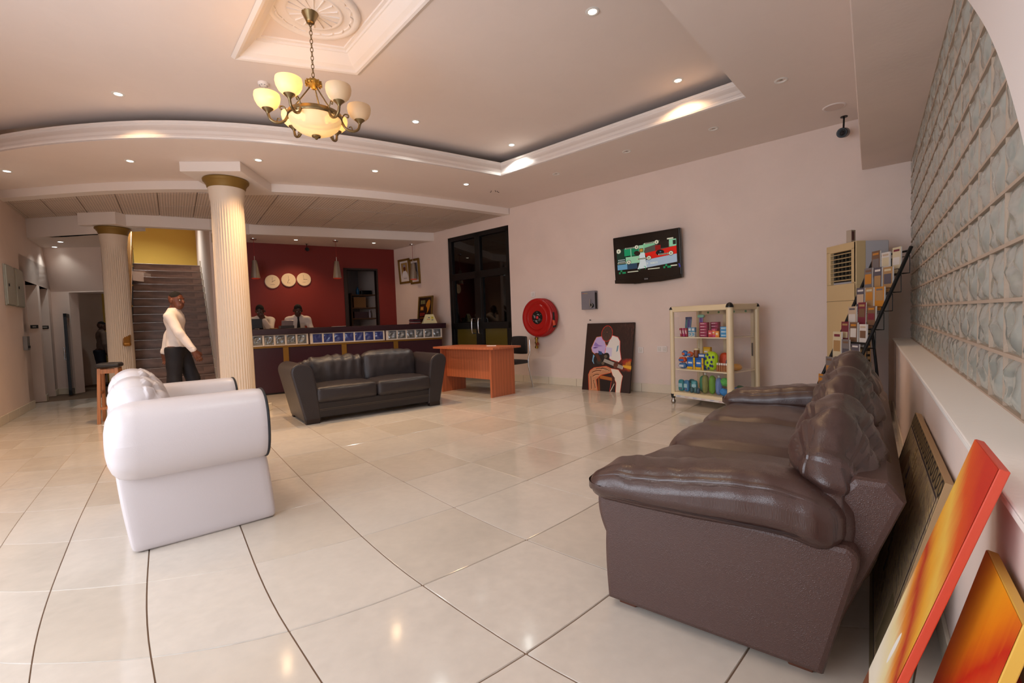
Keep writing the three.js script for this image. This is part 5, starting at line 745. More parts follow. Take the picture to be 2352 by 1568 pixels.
  t = thing('ceiling_speaker', 'round flush ceiling speaker in the soffit near the bulkhead', 'speaker', [3.47, SOFFIT, -4.96]); part(t, 'grille', lathe([[0, -0.006], [0.085, -0.006], [0.09, -0.003], [0.09, 0]], 40), std('#d9c6bc', 0.7)); part(t, 'rim', lathe([[0.086, -0.007], [0.1, -0.009], [0.106, 0]], 40), M.white);
}
// ---------------------------------------------------------------- desk with its chair
{
  const d = thing('office_desk', 'reddish cherry wood desk with panel legs before the glass doors', 'desk', [-1.219, 0, -7.821], -0.748);
  const w = std('#ffffff', 0.35, { map: withRepeat(deskWood, 1.2) });
  part(d, 'desktop', boxUV(slab([[-0.12, 0.06], [0.2, 0.1], [1.05, 0.1], [1.33, 0.06], [1.33, -0.56], [-0.12, -0.56]], 0.735, 0.765)), w);
  part(d, 'leg_panel', boxUV(bo(0.02, 0.05, 0, 0.735, -0.5, 0.02)), w); part(d, 'leg_panel', boxUV(bo(1.2, 1.23, 0, 0.735, -0.5, 0.02)), w);
  part(d, 'modesty_panel', boxUV(bo(0.05, 1.2, 0.26, 0.735, -0.1, -0.08)), w);
  solo('pen', 'white pen lying on the cherry wood desk', 'pen', rod(V3(-0.08, 0.0065, 0), V3(0.08, 0.006, 0), 0.006), std('#efe8e0', 0.4), [-0.33, 0.7655, -7.36], -0.3);
  const c = thing('desk_chair', 'black chair with bent steel tube legs behind the desk', 'chair', [0.0, 0, -7.92], -0.748);
  part(c, 'backrest', skew(pad(0.34, 0.3, 0.04, 0.018, 0.008, 12), (x, y, z) => [x, y, z + 0.5 * x * x]), leather('#19181a', 0.45)).position.set(-0.03, 0.73, -0.24);
  part(c, 'seat', pad(0.42, 0.06, 0.4, 0.03, 0.01, 12), leather('#19181a', 0.45)).position.set(-0.03, 0.45, -0.02);
  for (const s of [-1, 1]) { part(c, 'side_tube', tube([V3(s * 0.2 - 0.03, 0.82, -0.26), V3(s * 0.215 - 0.03, 0.6, -0.24), V3(s * 0.21 - 0.03, 0.46, -0.2), V3(s * 0.24 - 0.03, 0, -0.27)], 0.012, 24, 8), M.chrome); part(c, 'leg', tube([V3(s * 0.2 - 0.03, 0.45, -0.2), V3(s * 0.2 - 0.03, 0.44, 0.17), V3(s * 0.21 - 0.03, 0.36, 0.2), V3(s * 0.23 - 0.03, 0.0, 0.24)], 0.012, 24, 8), M.chrome); }
}
// ---------------------------------------------------------------- bar stool, passage fittings
{
  const t = thing('bar_stool', 'tall orange-brown wooden bar stool with a black padded seat', 'stool', [-5.36, 0, -6.14], 0.5), w = std('#ffffff', 0.4, { map: withRepeat(stoolWood, 2) });
  part(t, 'seat', pad(0.25, 0.06, 0.25, 0.025, 0.008, 10), leather('#211d1f', 0.42)).position.set(0, 0.755, 0);
  for (const [x, z] of [[-1, -1], [1, -1], [-1, 1], [1, 1]]) part(t, 'leg', boxUV(skew(bx(0.034, 0.72, 0.034, 0, 0.36, 0), (a, y, b) => [a + x * (0.088 + 0.03 * (0.72 - y) / 0.72), y, b + z * (0.088 + 0.03 * (0.72 - y) / 0.72)])), w);
  for (const [y, k] of [[0.68, 0.09], [0.2, 0.11], [0.4, 0.102]]) { const n = y > 0.5 ? 0.055 : 0.032; if (y !== 0.4) for (const s of [-1, 1]) part(t, 'rail', boxUV(bx(2 * k, n, 0.022, 0, y, s * k)), w); if (y !== 0.2) for (const s of [-1, 1]) part(t, 'rail', boxUV(bx(0.022, n, 2 * k, s * k, y, 0)), w); }
  const pan = (s, lab) => { const p = thing('distribution_board', lab, 'panel', leftAt(s, 1.93, 0.002), TL, 'electrical panels on the passage wall'); part(p, 'door', bx(0.4, 0.56, 0.03, 0, 0, 0.017, 0.004), std('#a8a89c', 0.5)); part(p, 'rim', bx(0.43, 0.59, 0.02, 0, 0, 0.01, 0.003), std('#9a988c', 0.5)); part(p, 'latch', bx(0.015, 0.04, 0.012, -0.12, 0, 0.036), M.blackMetal); };
  pan(0.88, 'grey electrical panel further from the recessed doorways'); pan(1.42, 'grey electrical panel beside the recessed doorways');
  const k = thing('wall_switch_box', 'small grey switch box low on the passage wall', 'switch box', leftAt(1.54, 1.07, 0.002), TL); part(k, 'box', bx(0.16, 0.22, 0.05, 0, 0, 0.025, 0.004), std('#7f7c7a', 0.45)); part(k, 'knob', bx(0.03, 0.04, 0.03, -0.05, -0.06, 0.06, 0.004), M.rubber);
  const sg = (s, text, lab) => { const q = thing('door_sign', lab, 'sign', leftAt(s, 1.35, -0.072), TL - PI / 2, 'washroom signs'); const tx = canvasTex(192, 56, (g, w2, h2) => { g.fillStyle = '#0c0b0d'; g.fillRect(0, 0, w2, h2); g.fillStyle = '#e4e0da'; g.font = 'bold 34px sans-serif'; g.textAlign = 'center'; g.fillText(text, 96, 40); }); part(q, 'plate', bx(0.1, 0.06, 0.01, 0, 0, 0.005, 0.002), M.black); part(q, 'lettering', new THREE.PlaneGeometry(0.098, 0.05).translate(0, 0, 0.0106), std('#ffffff', 0.4, { map: tx })); };
  sg(2.748, 'MALE', 'black sign reading MALE on the recess side'); sg(3.618, 'FEMALE', 'black sign reading FEMALE on the recess side');
  const c = thing('wall_lamp', 'small chrome cylinder lamp at the top of the stair wall', 'wall lamp', [-5.42, 2.86, -8.62], TS); part(c, 'body', cyl(0.05, 0.05, 0.16, 0, 0.0, 0.06, 24), M.chrome); part(c, 'mount', bx(0.05, 0.08, 0.06, 0, 0, 0.03), M.chrome);
}
// ---------------------------------------------------------------- glass display case and what it holds
{
  const CX = [2.105, -6.07], TD = -1.0013, W = 0.81, D = 0.56, Ht = 1.27;
  const t = thing('display_case', 'cream framed glass display case on steel ball feet', 'display case', [CX[0], 0, CX[1]], TD);
  const cream = phy('#e6d3ae', 0.35), cap = phy('#141211', 0.3), glass = phy('#ffffff', 0.0, { transmission: 1, thickness: 0, ior: 1.35 });
  const post = (x, z, r, lab) => part(t, 'post', new THREE.CapsuleGeometry(r, Ht - 0.12 - 2 * r, 6, 16).translate(x, 0.1 + (Ht - 0.12) / 2, z), cream, lab);
  post(0, 0, 0.028); post(W, 0, 0.04); post(W, -D, 0.03); post(0, -D, 0.028);
  const rail = (a, b, h, y) => { const d = b.clone().sub(a), m = a.clone().add(b).multiplyScalar(0.5); const g = bx(d.length(), h, 0.04, 0, 0, 0, 0.012); g.rotateY(-Math.atan2(d.z, d.x)); return g.translate(m.x, y, m.z); };
  const c = [V3(0, 0, 0), V3(W, 0, 0), V3(W, 0, -D), V3(0, 0, -D)];
  for (let i = 0; i < 4; i++) { part(t, 'top_rail', rail(c[i], c[(i + 1) % 4], 0.07, Ht - 0.04), cream); part(t, 'bottom_rail', rail(c[i], c[(i + 1) % 4], 0.06, 0.12), cream); }
  for (const [x, z, r] of [[0, 0, 0.031], [W, 0, 0.044], [W, -D, 0.034], [0, -D, 0.031]]) {
    part(t, 'corner_cap', new THREE.SphereGeometry(r, 18, 10, 0, 2 * PI, 0, PI / 2).scale(1, 1.3, 1).translate(x, Ht - 0.045, z), cap, 'black corner cap'); part(t, 'bottom_cap', cyl(r * 0.85, r * 1.02, 0.05, x, 0.1, z, 18), cap, 'black bottom cap');
    part(t, 'foot', lathe([[0, 0], [0.022, 0.002], [0.03, 0.02], [0.026, 0.045], [0.016, 0.055], [0.018, 0.08], [0, 0.08]], 20).translate(x, 0, z), M.steel, 'steel ball foot');
  }
  for (const y of [0.155, 0.455, 0.87]) part(t, y < 0.2 ? 'floor_panel' : 'shelf', bo(0.015, W - 0.015, y - 0.012, y, -D + 0.015, -0.012), y < 0.2 ? cream : phy('#efe2c4', 0.2), y < 0.2 ? undefined : 'pale shelf');
  part(t, 'roof_panel', bo(0.01, W - 0.01, Ht - 0.03, Ht - 0.012, -D, 0), cream);
  part(t, 'front_pane', bo(0.025, W - 0.035, 0.15, Ht - 0.07, -0.006, -0.001), glass); part(t, 'side_pane', bo(W - 0.004, W + 0.001, 0.15, Ht - 0.07, -D + 0.025, -0.035), glass); part(t, 'side_pane', bo(-0.001, 0.004, 0.15, Ht - 0.07, -D + 0.025, -0.025), glass);
  for (const [a, b, z] of [[0.03, 0.42, -D + 0.02], [0.38, W - 0.035, -D - 0.004]]) { const d = part(t, 'sliding_door', merge([bo(a, b, 0.15, 0.2, z - 0.008, z + 0.008), bo(a, b, Ht - 0.12, Ht - 0.07, z - 0.008, z + 0.008), bo(a, a + 0.04, 0.15, Ht - 0.07, z - 0.008, z + 0.008), bo(b - 0.04, b, 0.15, Ht - 0.07, z - 0.008, z + 0.008)]), cream); part(d, 'door_pane', bo(a + 0.04, b - 0.04, 0.2, Ht - 0.12, z - 0.002, z + 0.002), glass); for (let i = 0; i < 2; i++) part(d, 'tape_mark', cyl(0.014, 0.014, 0.002, 0, 0, 0, 16).rotateX(PI / 2).translate(lerp(a, b, 0.35 + 0.4 * i), Ht - 0.095, z + 0.0095), std('#3f8a4c', 0.5), 'green round print'); }
  part(t, 'finger_pull', bo(W - 0.05, W - 0.04, 0.62, 0.78, -D + 0.02, -D + 0.03), M.black);
  const tape = canvasTex(512, 32, (g) => { g.fillStyle = '#d9d2cc'; g.fillRect(0, 0, 512, 32); g.fillStyle = '#8a98b8'; for (let i = 0; i < 6; i++) { g.fillRect(16 + i * 86, 10, 44, 5); g.fillRect(16 + i * 86, 19, 30, 4); g.fillStyle = i % 2 ? '#8a98b8' : '#c89a8c'; } });
  part(t, 'tape_strip', bo(0.05, W - 0.05, 0.09, 0.118, 0.0, 0.0215), std('#ffffff', 0.6, { map: tape }), 'printed tape strip');
  // goods: each one a thing of its own, placed in the case
  const cs = Math.cos(TD), sn = Math.sin(TD);
  const place = (x, y, z) => [CX[0] + x * cs + z * sn, y, CX[1] - x * sn + z * cs];
  const good = (name, lab, cat, x, y, z, turn = 0, grp = 'goods in the display case') => thing(name, lab, cat, place(x, y, z), TD + turn, grp);
  const sit = (q) => { q.computeBoundingBox(); return q.translate(0, 0.0006 - q.boundingBox.min.y, 0); };
  const s1 = 0.8705, s2 = 0.4555, s3 = 0.1555, pr = (c2, r = 0.35) => phy(c2, r);
  const carton = (lab, x, y, z, w, h, d, c1, c2, turn = 0, name = 'carton') => { const g = good(name, lab, 'box', x, y, z, turn); part(g, 'box', bx(w, h, d, 0, h / 2, 0, 0.002), pr(c1)); part(g, 'printed_panel', bx(w * 0.72, h * 0.5, 0.0012, 0, h * 0.55, d / 2 + 0.0006), pr(c2)); part(g, 'printed_stripe', bx(w * 0.5, h * 0.14, 0.001, -w * 0.1, h * 0.55, d / 2 + 0.0016), pr('#f2ece4')); return g; };
  // upper shelf
  let g = good('toothbrush_pack', 'upright pack of blue, green and purple toothbrushes on the upper shelf', 'toothbrushes', 0.09, s1, -0.2);
  ['#2f5f8f', '#3c8a78', '#5a4a9a', '#2c3f80', '#6d5aa8', '#31708a'].forEach((c2, i) => { part(g, 'toothbrush', rod(V3(-0.045 + i * 0.015, 0.003, 0), V3(-0.03 + i * 0.016, 0.22, -0.01), 0.007, 8), pr(c2, 0.25)); part(g, 'brush_head', bx(0.012, 0.035, 0.016, -0.028 + i * 0.016, 0.238, -0.008, 0.003), pr('#3a4a7a', 0.4)); });
  g = good('hanging_brush_pack', 'tall purple pack with mint green cap on the upper shelf', 'pack', 0.3, s1, -0.19); ['#7a5ca0', '#6a4a98', '#8a70b0'].forEach((c2, i) => part(g, 'handle', bx(0.016, 0.24, 0.012, -0.018 + i * 0.018, 0.12, 0, 0.004), pr(c2))); part(g, 'cap', pad(0.09, 0.035, 0.04, 0.015, 0.004, 6).translate(0, 0.26, 0), pr('#8fc8b0'));
  [['#b0384a', 0.02], ['#c0447c', 0.0], ['#b83a50', -0.02]].forEach(([c2], i) => { const q = carton(['red toothpaste box leaning first beside the toothbrush pack', 'magenta toothpaste box leaning between two red ones', 'crimson toothpaste box leaning beside the white and blue boxes'][i], 0.075 + i * 0.036, s1 + 0.0028, -0.1 - i * 0.005, 0.028, 0.11, 0.03, c2, '#e0b0b8', 0, 'toothpaste_box'); q.rotation.z = 0.16; });
  for (let i = 0; i < 4; i++) carton(['white and blue soap box, lower left of its four', 'white and blue soap box, lower right of its four', 'pale blue soap box stacked on the left', 'pale blue soap box stacked on the right'][i], 0.2 + (i % 2) * 0.05, s1 + (i > 1 ? 0.0605 : 0), -0.11, 0.046, 0.06, 0.04, i > 1 ? '#5a9ac0' : '#d8dcd8', i > 1 ? '#d8e4e8' : '#3f9ac0', 0, 'soap_box');
  for (let k = 0; k < 2; k++) for (let i = 0; i < 5; i++) carton(`dark pink striped box ${['at the bottom', 'second from the bottom', 'in the middle', 'second from the top', 'at the top'][i]} of the ${k ? 'rear' : 'front'} stack`, 0.4 + k * 0.085, s1 + i * 0.0365, -0.11 - k * 0.1, 0.11, 0.036, 0.05, ['#8f2c4c', '#9a3454'][i % 2], '#c05a80', 0, 'toothpaste_box');
  carton('bright red packet beside the dark pink stack', 0.5, s1, -0.09, 0.05, 0.085, 0.03, '#c03038', '#e05a60', 0.2, 'packet'); carton('pink packet between red and orange packets', 0.545, s1, -0.1, 0.05, 0.1, 0.03, '#d85a8a', '#f09a50', -0.1, 'packet'); carton('orange packet beside the light blue boxes', 0.6, s1, -0.08, 0.045, 0.075, 0.03, '#e88a2c', '#f0c070', 0.15, 'packet');
  for (let i = 0; i < 3; i++) carton(`light blue box ${['at the bottom', 'in the middle', 'on top'][i]} of its stack of three`, 0.69, s1 + i * 0.0425, -0.1, 0.1, 0.042, 0.06, '#4a9ad0', '#8cc8e8', 0, 'tissue_box');
  // middle shelf
  for (const [x, lab] of [[0.215, 'blue and yellow carton next to the orange snack packs'], [0.337, 'blue and yellow carton next to the spotted bag']]) { const q = carton(lab, x, s2, -0.12, 0.118, 0.15, 0.07, '#1f58a8', '#2f78c8', 0, 'cereal_carton'); part(q, 'yellow_strip', bx(0.026, 0.15, 0.0016, 0.046, 0.075, 0.0362), pr('#e8b820')); part(q, 'biscuit_print', cyl(0.012, 0.012, 0.002, 0, 0, 0, 14).rotateX(PI / 2).translate(0.045, 0.07, 0.0378), pr('#c88428')); part(q, 'yellow_foot', bx(0.08, 0.03, 0.0014, -0.018, 0.016, 0.0358), pr('#e8b820')); }
  carton('blue carton lying on the two blue and yellow cartons', 0.36, s2 + 0.1505, -0.13, 0.1, 0.05, 0.06, '#2560b0', '#d8e0e8', 0, 'biscuit_box');
  g = good('coffee_jar', 'brown jar with a pale lid standing on the cartons', 'jar', 0.268, s2 + 0.1505, -0.13); part(g, 'jar', lathe([[0, 0], [0.034, 0], [0.036, 0.02], [0.036, 0.085], [0.03, 0.095]], 20), pr('#8a4a1c')); part(g, 'lid', cyl(0.034, 0.034, 0.02, 0, 0.105, 0, 20), pr('#e0cfa8'));
  carton('yellow carton standing behind the brown jar', 0.36, s2 + 0.1505, -0.225, 0.1, 0.13, 0.04, '#e0aa20', '#e8c858', 0, 'biscuit_box');
  const pack = (lab, x, y, z, w, h, c1, c2, turn = 0) => { const q = good('snack_pack', lab, 'snack pack', x, y, z, turn); part(q, 'pouch', sit(pad(w, h - 0.022, 0.05, 0.018, 0.01, 10, (a, b) => 0.003 * Math.sin(a * 180 + b * 90))), pr(c1, 0.25)); const b = part(q, 'printed_band', bx(w * 0.7, h * 0.4, 0.002, 0, h * 0.48, 0.0365), pr(c2, 0.3)); };
  pack('orange and blue snack pack lying lowest at the case side', 0.083, s2, -0.1, 0.1, 0.075, '#4a80b8', '#d8dce4'); pack('orange snack pack on top of the blue one at the side', 0.083, s2 + 0.077, -0.1, 0.1, 0.072, '#d8552a', '#3a78c0'); pack('blue snack pack on the cartons at the corner', 0.1, s2 + 0.153, -0.12, 0.06, 0.08, '#3a78c0', '#e07040'); pack('orange and blue snack pack on the cartons in the middle', 0.185, s2 + 0.153, -0.115, 0.06, 0.07, '#d86030', '#4a88c8', 0.1);
  g = good('spotted_bag', 'lime green bag with dark blue dots', 'bag', 0.489, s2, -0.11, 0.1); part(g, 'bag', sit(Rt(pad(0.14, 0.21, 0.09, 0.045, 0.012, 16), 0, 0, -0.1)), pr('#b8e01c', 0.5)); for (const [x, y] of [[-0.045, 0.05], [0, 0.03], [0.045, 0.06], [-0.02, 0.1], [0.03, 0.11], [-0.05, 0.15], [0.0, 0.165], [0.045, 0.17], [-0.03, 0.2], [0.02, 0.005 + 0.06]]) part(g, 'dot', new THREE.SphereGeometry(0.0145, 12, 8).scale(1, 1.2, 0.25).translate(x + (y - 0.1) * 0.1, y, 0.056), pr('#1c2c6a', 0.5));
  g = good('orange_bag', 'orange cloth bag behind the spotted bag', 'bag', 0.54, s2, -0.3); part(g, 'bag', sit(pad(0.1, 0.19, 0.08, 0.04, 0.01, 12, (a, b) => 0.008 * fbm(a * 30, b * 30, 2, 2))), pr('#e8501c', 0.5)); part(g, 'blue_cloth', sit(pad(0.05, 0.12, 0.05, 0.025, 0.006, 10, (a, b) => 0.006 * fbm(a * 40, b * 40, 5, 2))).translate(0.065, 0, 0.02), pr('#2c3468', 0.6), 'dark blue cloth');
  for (let i = 0; i < 6; i++) { g = good('small_bottle', 'small brown bottle with white cap in a row of six', 'bottle', 0.585 + i * 0.03, s2, -0.09, 0, 'six small bottles on the middle shelf'); part(g, 'bottle', lathe([[0, 0], [0.013, 0], [0.014, 0.06], [0.008, 0.072], [0.008, 0.08]], 14), pr('#a8683a', 0.3)); part(g, 'cap', cyl(0.0115, 0.0115, 0.024, 0, 0.088, 0, 14), pr('#efeae2')); }
  g = good('yellow_bag', 'flat yellow plastic bag at the side pane', 'bag', 0.715, s2, -0.25, 0.3); part(g, 'bag', sit(pad(0.13, 0.06, 0.1, 0.025, 0.01, 14, (a, b, c2) => 0.01 * fbm(a * 24, b * 24, c2 * 24, 2))), pr('#e0a01c', 0.35));
  // bottom
  for (let i = 0; i < 4; i++) { const lab = ['teal sanitary pack standing first by the corner post', 'teal and blue pack standing second', 'blue-green pack leaning on its neighbours', 'teal pack behind the front ones'][i]; g = good('hygiene_pack', lab, 'pack', [0.06, 0.145, 0.235, 0.14][i], s3, [-0.09, -0.09, -0.12, -0.2][i], [0.1, -0.1, 0.4, 0][i]); part(g, 'pouch', sit(pad(0.07, 0.14, 0.042, 0.016, 0.006, 10)), pr(['#1f8a96', '#2a78a8', '#2f9098', '#1c7a84'][i], 0.3)); part(g, 'printed_panel', bx(0.05, 0.05, 0.002, 0, 0.08, 0.0285), pr('#a8d4dc', 0.3)); part(g, 'red_mark', bx(0.02, 0.012, 0.002, 0.01, 0.035, 0.0285), pr('#b04a6a')); }
  for (let i = 0; i < 3; i++) { g = good('small_dark_pack', ['small dark teal pouch lowest before the loofah bags', 'small dark teal pouch beside the green sponge', 'small navy pouch between the pouches'][i], 'pouch', 0.245 + i * 0.048, s3, -0.05 - (i % 2) * 0.01, i * 0.3); part(g, 'pouch', sit(pad(0.04, 0.065, 0.03, 0.012, 0.004, 8)), pr(['#2c5a60', '#33686c', '#2a4658'][i], 0.35)); }
  const loofah = (lab, x, z, w, h, c1, knot) => { g = good('loofah_bag', lab, 'loofah', x, s3, z, rr(-0.2, 0.2)); part(g, 'sponge', sit(pad(w - 0.012, h, 0.075, 0.034, 0.006, 20, (a, b, c2) => 0.005 * fbm(a * 40, b * 40, c2 * 40, 2))), pr(c1, 0.55)); if (knot) part(g, 'bag_top', new THREE.ConeGeometry(0.018, 0.05, 10).rotateX(PI).translate(0, h + 0.018, 0), pr('#c8ccc4', 0.2), 'twisted clear bag top'); };
  loofah('dark green sponge in a clear bag', 0.31, -0.2, 0.09, 0.2, '#3f8f6c', false); loofah('olive and white sponge in a tied clear bag', 0.395, -0.12, 0.075, 0.22, '#8a8a4a', true); loofah('bright green sponge in a tied clear bag', 0.485, -0.13, 0.08, 0.22, '#6aa02c', false); loofah('blue and white sponge in a tied clear bag', 0.575, -0.13, 0.08, 0.2, '#6a86c0', true);
  const puff = (lab, x, y, z, r, c2) => { g = good('bath_puff', lab, 'bath puff', x, y, z); part(g, 'netting', sit(nets((a, b, c3) => Math.hypot(a, b, c3) - r * (0.86 + 0.3 * fbm(a * 26 + x * 9, b * 26, c3 * 26, 2)), [-r * 1.4, -r * 1.4, -r * 1.4], [r * 1.4, r * 1.4, r * 1.4], r / 7)), pr(c2, 0.7)); };
  puff('light green bath puff piled on the blue ones', 0.665, s3 + 0.115, -0.12, 0.062, '#4fb04a'); puff('bright blue bath puff by the corner post', 0.665, s3, -0.09, 0.055, '#1f80c8'); puff('deep blue bath puff at the side pane', 0.72, s3, -0.24, 0.055, '#2a6ac0'); puff('dark green bath puff at the back', 0.7, s3, -0.38, 0.06, '#1c6a4a');
}
// ---------------------------------------------------------------- standing air conditioner
{
  const t = thing('air_conditioner', 'tall cream floor-standing air conditioner in the corner', 'air conditioner', [3.5, 0, -4.7], 0);
  const cream = phy('#d9bc8c', 0.4), grey = phy('#c9c4c8', 0.45);
  part(t, 'cabinet', bo(0.04, 0.34, 0, 1.84, -0.44, 0, 0.015), grey, 'grey side casing');
  part(t, 'front_frame', merge([bo(0, 0.04, 0, 1.42, -0.44, 0, 0.008), bo(0, 0.045, 1.76, 1.84, -0.44, 0, 0.008), bo(0, 0.045, 1.42, 1.78, -0.07, 0, 0.008), bo(0, 0.045, 1.42, 1.78, -0.44, -0.38, 0.008)]), cream, 'cream front');
  part(t, 'front_bevel', bo(0.0, 0.1, 1.4, 1.84, -0.03, 0.002, 0.006), cream);
  part(t, 'outlet', bo(0.035, 0.045, 1.44, 1.77, -0.37, -0.08), M.black);
  for (let i = 0; i < 7; i++) part(t, 'louvre', Rt(bx(0.03, 0.006, 0.3, 0, 0, 0), 0, 0, 0.35).translate(0.012, 1.46 + i * 0.046, -0.225), cream);
  for (let i = 0; i < 5; i++) part(t, 'fin', bx(0.02, 0.3, 0.005, 0.03, 1.6, -0.12 - i * 0.055), std('#57503f', 0.5));
  for (let i = 0; i < 14; i++) part(t, 'intake_slot', bo(0.1, 0.14, 0.28 + i * 0.055, 0.305 + i * 0.055, -0.004, 0.0006), std('#3a3328', 0.7));
  part(t, 'groove', merge([bo(0.06, 0.064, 0.1, 1.1, -0.004, 0.0006), bo(0.08, 0.084, 0.1, 1.1, -0.004, 0.0006), bo(-0.0006, 0.004, 1.24, 1.244, -0.44, 0)]), std('#5a4a34', 0.7)); part(t, 'front_edge', bo(0.0, 0.15, 0.0, 1.4, -0.02, 0.0004, 0.001), cream);
  const k = thing('brochure_box', 'small printed box standing on top of the air conditioner', 'box', [3.56, 1.8405, -4.85], 0.4); part(k, 'box', bx(0.07, 0.13, 0.05, 0, 0.065, 0, 0.002), std('#b8a490', 0.6)); part(k, 'print', bx(0.04, 0.09, 0.002, -0.01, 0.07, 0.026), std('#6a4038', 0.6));
}
// ---------------------------------------------------------------- leaning wire rack of brochures
{
  const RX = 2.82, RZ = -4.36, RT = -0.1, run = 0.72, rise = 1.68, hw = 0.22;
  const t = thing('brochure_rack', 'leaning black wire rack with stepped pockets before the air conditioner', 'rack', [RX, 0, RZ], RT);
  for (const s of [1, -1]) part(t, 'side_bar', rod(V3(0, 0, s * hw), V3(run, rise, s * hw), 0.015, 10), M.blackMetal);
  for (const f of [0.05, 0.5, 0.98]) part(t, 'cross_bar', rod(V3(run * f, rise * f, -hw), V3(run * f, rise * f, hw), 0.01, 8), M.blackMetal);
  for (const s of [1, -1]) part(t, 'rear_leg', rod(V3(run * 0.58, rise * 0.58, s * (hw - 0.03)), V3(run * 0.58 + 0.1, 0, s * (hw - 0.03)), 0.012, 8), M.blackMetal);
  const N = 9, pos = (k) => lerp(0.12, 0.9, k / (N - 1));
  for (let k = 0; k < N; k++) {
    const f = pos(k), x = run * f, y = rise * f - 0.06, wires = [];
    const p = (a, b, c, d, e, g2) => wires.push(rod(V3(a, b, c), V3(d, e, g2), 0.0032, 5));
    for (const z of [-hw, -hw / 2, 0, hw / 2, hw]) { p(x - 0.03, y + 0.04, z, x - 0.03, y, z); p(x - 0.03, y, z, x + 0.06, y, z); p(x + 0.06, y, z, x + 0.06, y + 0.15, z); }
    p(x - 0.03, y + 0.04, -hw, x - 0.03, y + 0.04, hw); p(x + 0.06, y + 0.15, -hw, x + 0.06, y + 0.15, hw); p(x - 0.03, y, -hw, x - 0.03, y, hw); p(x + 0.06, y, -hw, x + 0.06, y, hw);
    part(t, 'wire_pocket', merge(wires), M.blackMetal);
  }
  const cs = Math.cos(RT), sn = Math.sin(RT);
  const tier = ['lowest', 'second', 'third', 'fourth', 'fifth', 'sixth', 'seventh', 'eighth', 'topmost'], words = ['beige', 'tan', 'grey', 'white', 'maroon', 'ochre', 'slate', 'cream', 'brown'], cols = ['#c9b199', '#b08a5c', '#7c7474', '#ddd6d0', '#7c2c3c', '#c8842c', '#5a5560', '#d6c8a8', '#7a5a44'];
  const where = ['by the far bar', 'in the middle', 'by the near bar'];
  for (let k = 0; k < N; k++) for (let j = 0; j < 3; j++) {
    const c1 = (k * 5 + j * 4 + (k >> 1)) % 9, c2 = (c1 + 3 + j) % 9, f = pos(k), big = k === 3 && j === 0, h = big ? 0.3 : rr(0.19, 0.25), w = big ? 0.125 : rr(0.1, 0.12), th = rr(0.008, 0.018);
    const x = run * f + 0.012, y = rise * f - 0.0525, z = -hw + 0.085 + j * 0.135;
    const g = thing('brochure', `${words[c1]} brochure with ${words[c2]} panel in the ${tier[k]} rack pocket ${where[j]}`, 'brochure', [RX + x * cs + z * sn, y, RZ - x * sn + z * cs], RT + rr(-0.03, 0.03), 'brochures in the wire rack');
    g.rotation.z = -rr(0.0, 0.03);
    part(g, 'cover', bx(th, h, w, 0, h / 2, 0), std(cols[c1], 0.4)); part(g, 'printed_panel', bx(0.001, h * rr(0.25, 0.45), w * 0.8, -th / 2 - 0.0006, h * rr(0.45, 0.62), 0), std(cols[c2], 0.4)); part(g, 'title_stripe', bx(0.001, h * 0.08, w * 0.7, -th / 2 - 0.0006, h * 0.88, 0), std(cols[(c1 + 6) % 9], 0.4)); part(g, 'page_edges', bx(th * 0.8, h * 0.98, 0.001, 0, h / 2, w / 2 + 0.0006), std('#e8e2da', 0.7));
  }
}
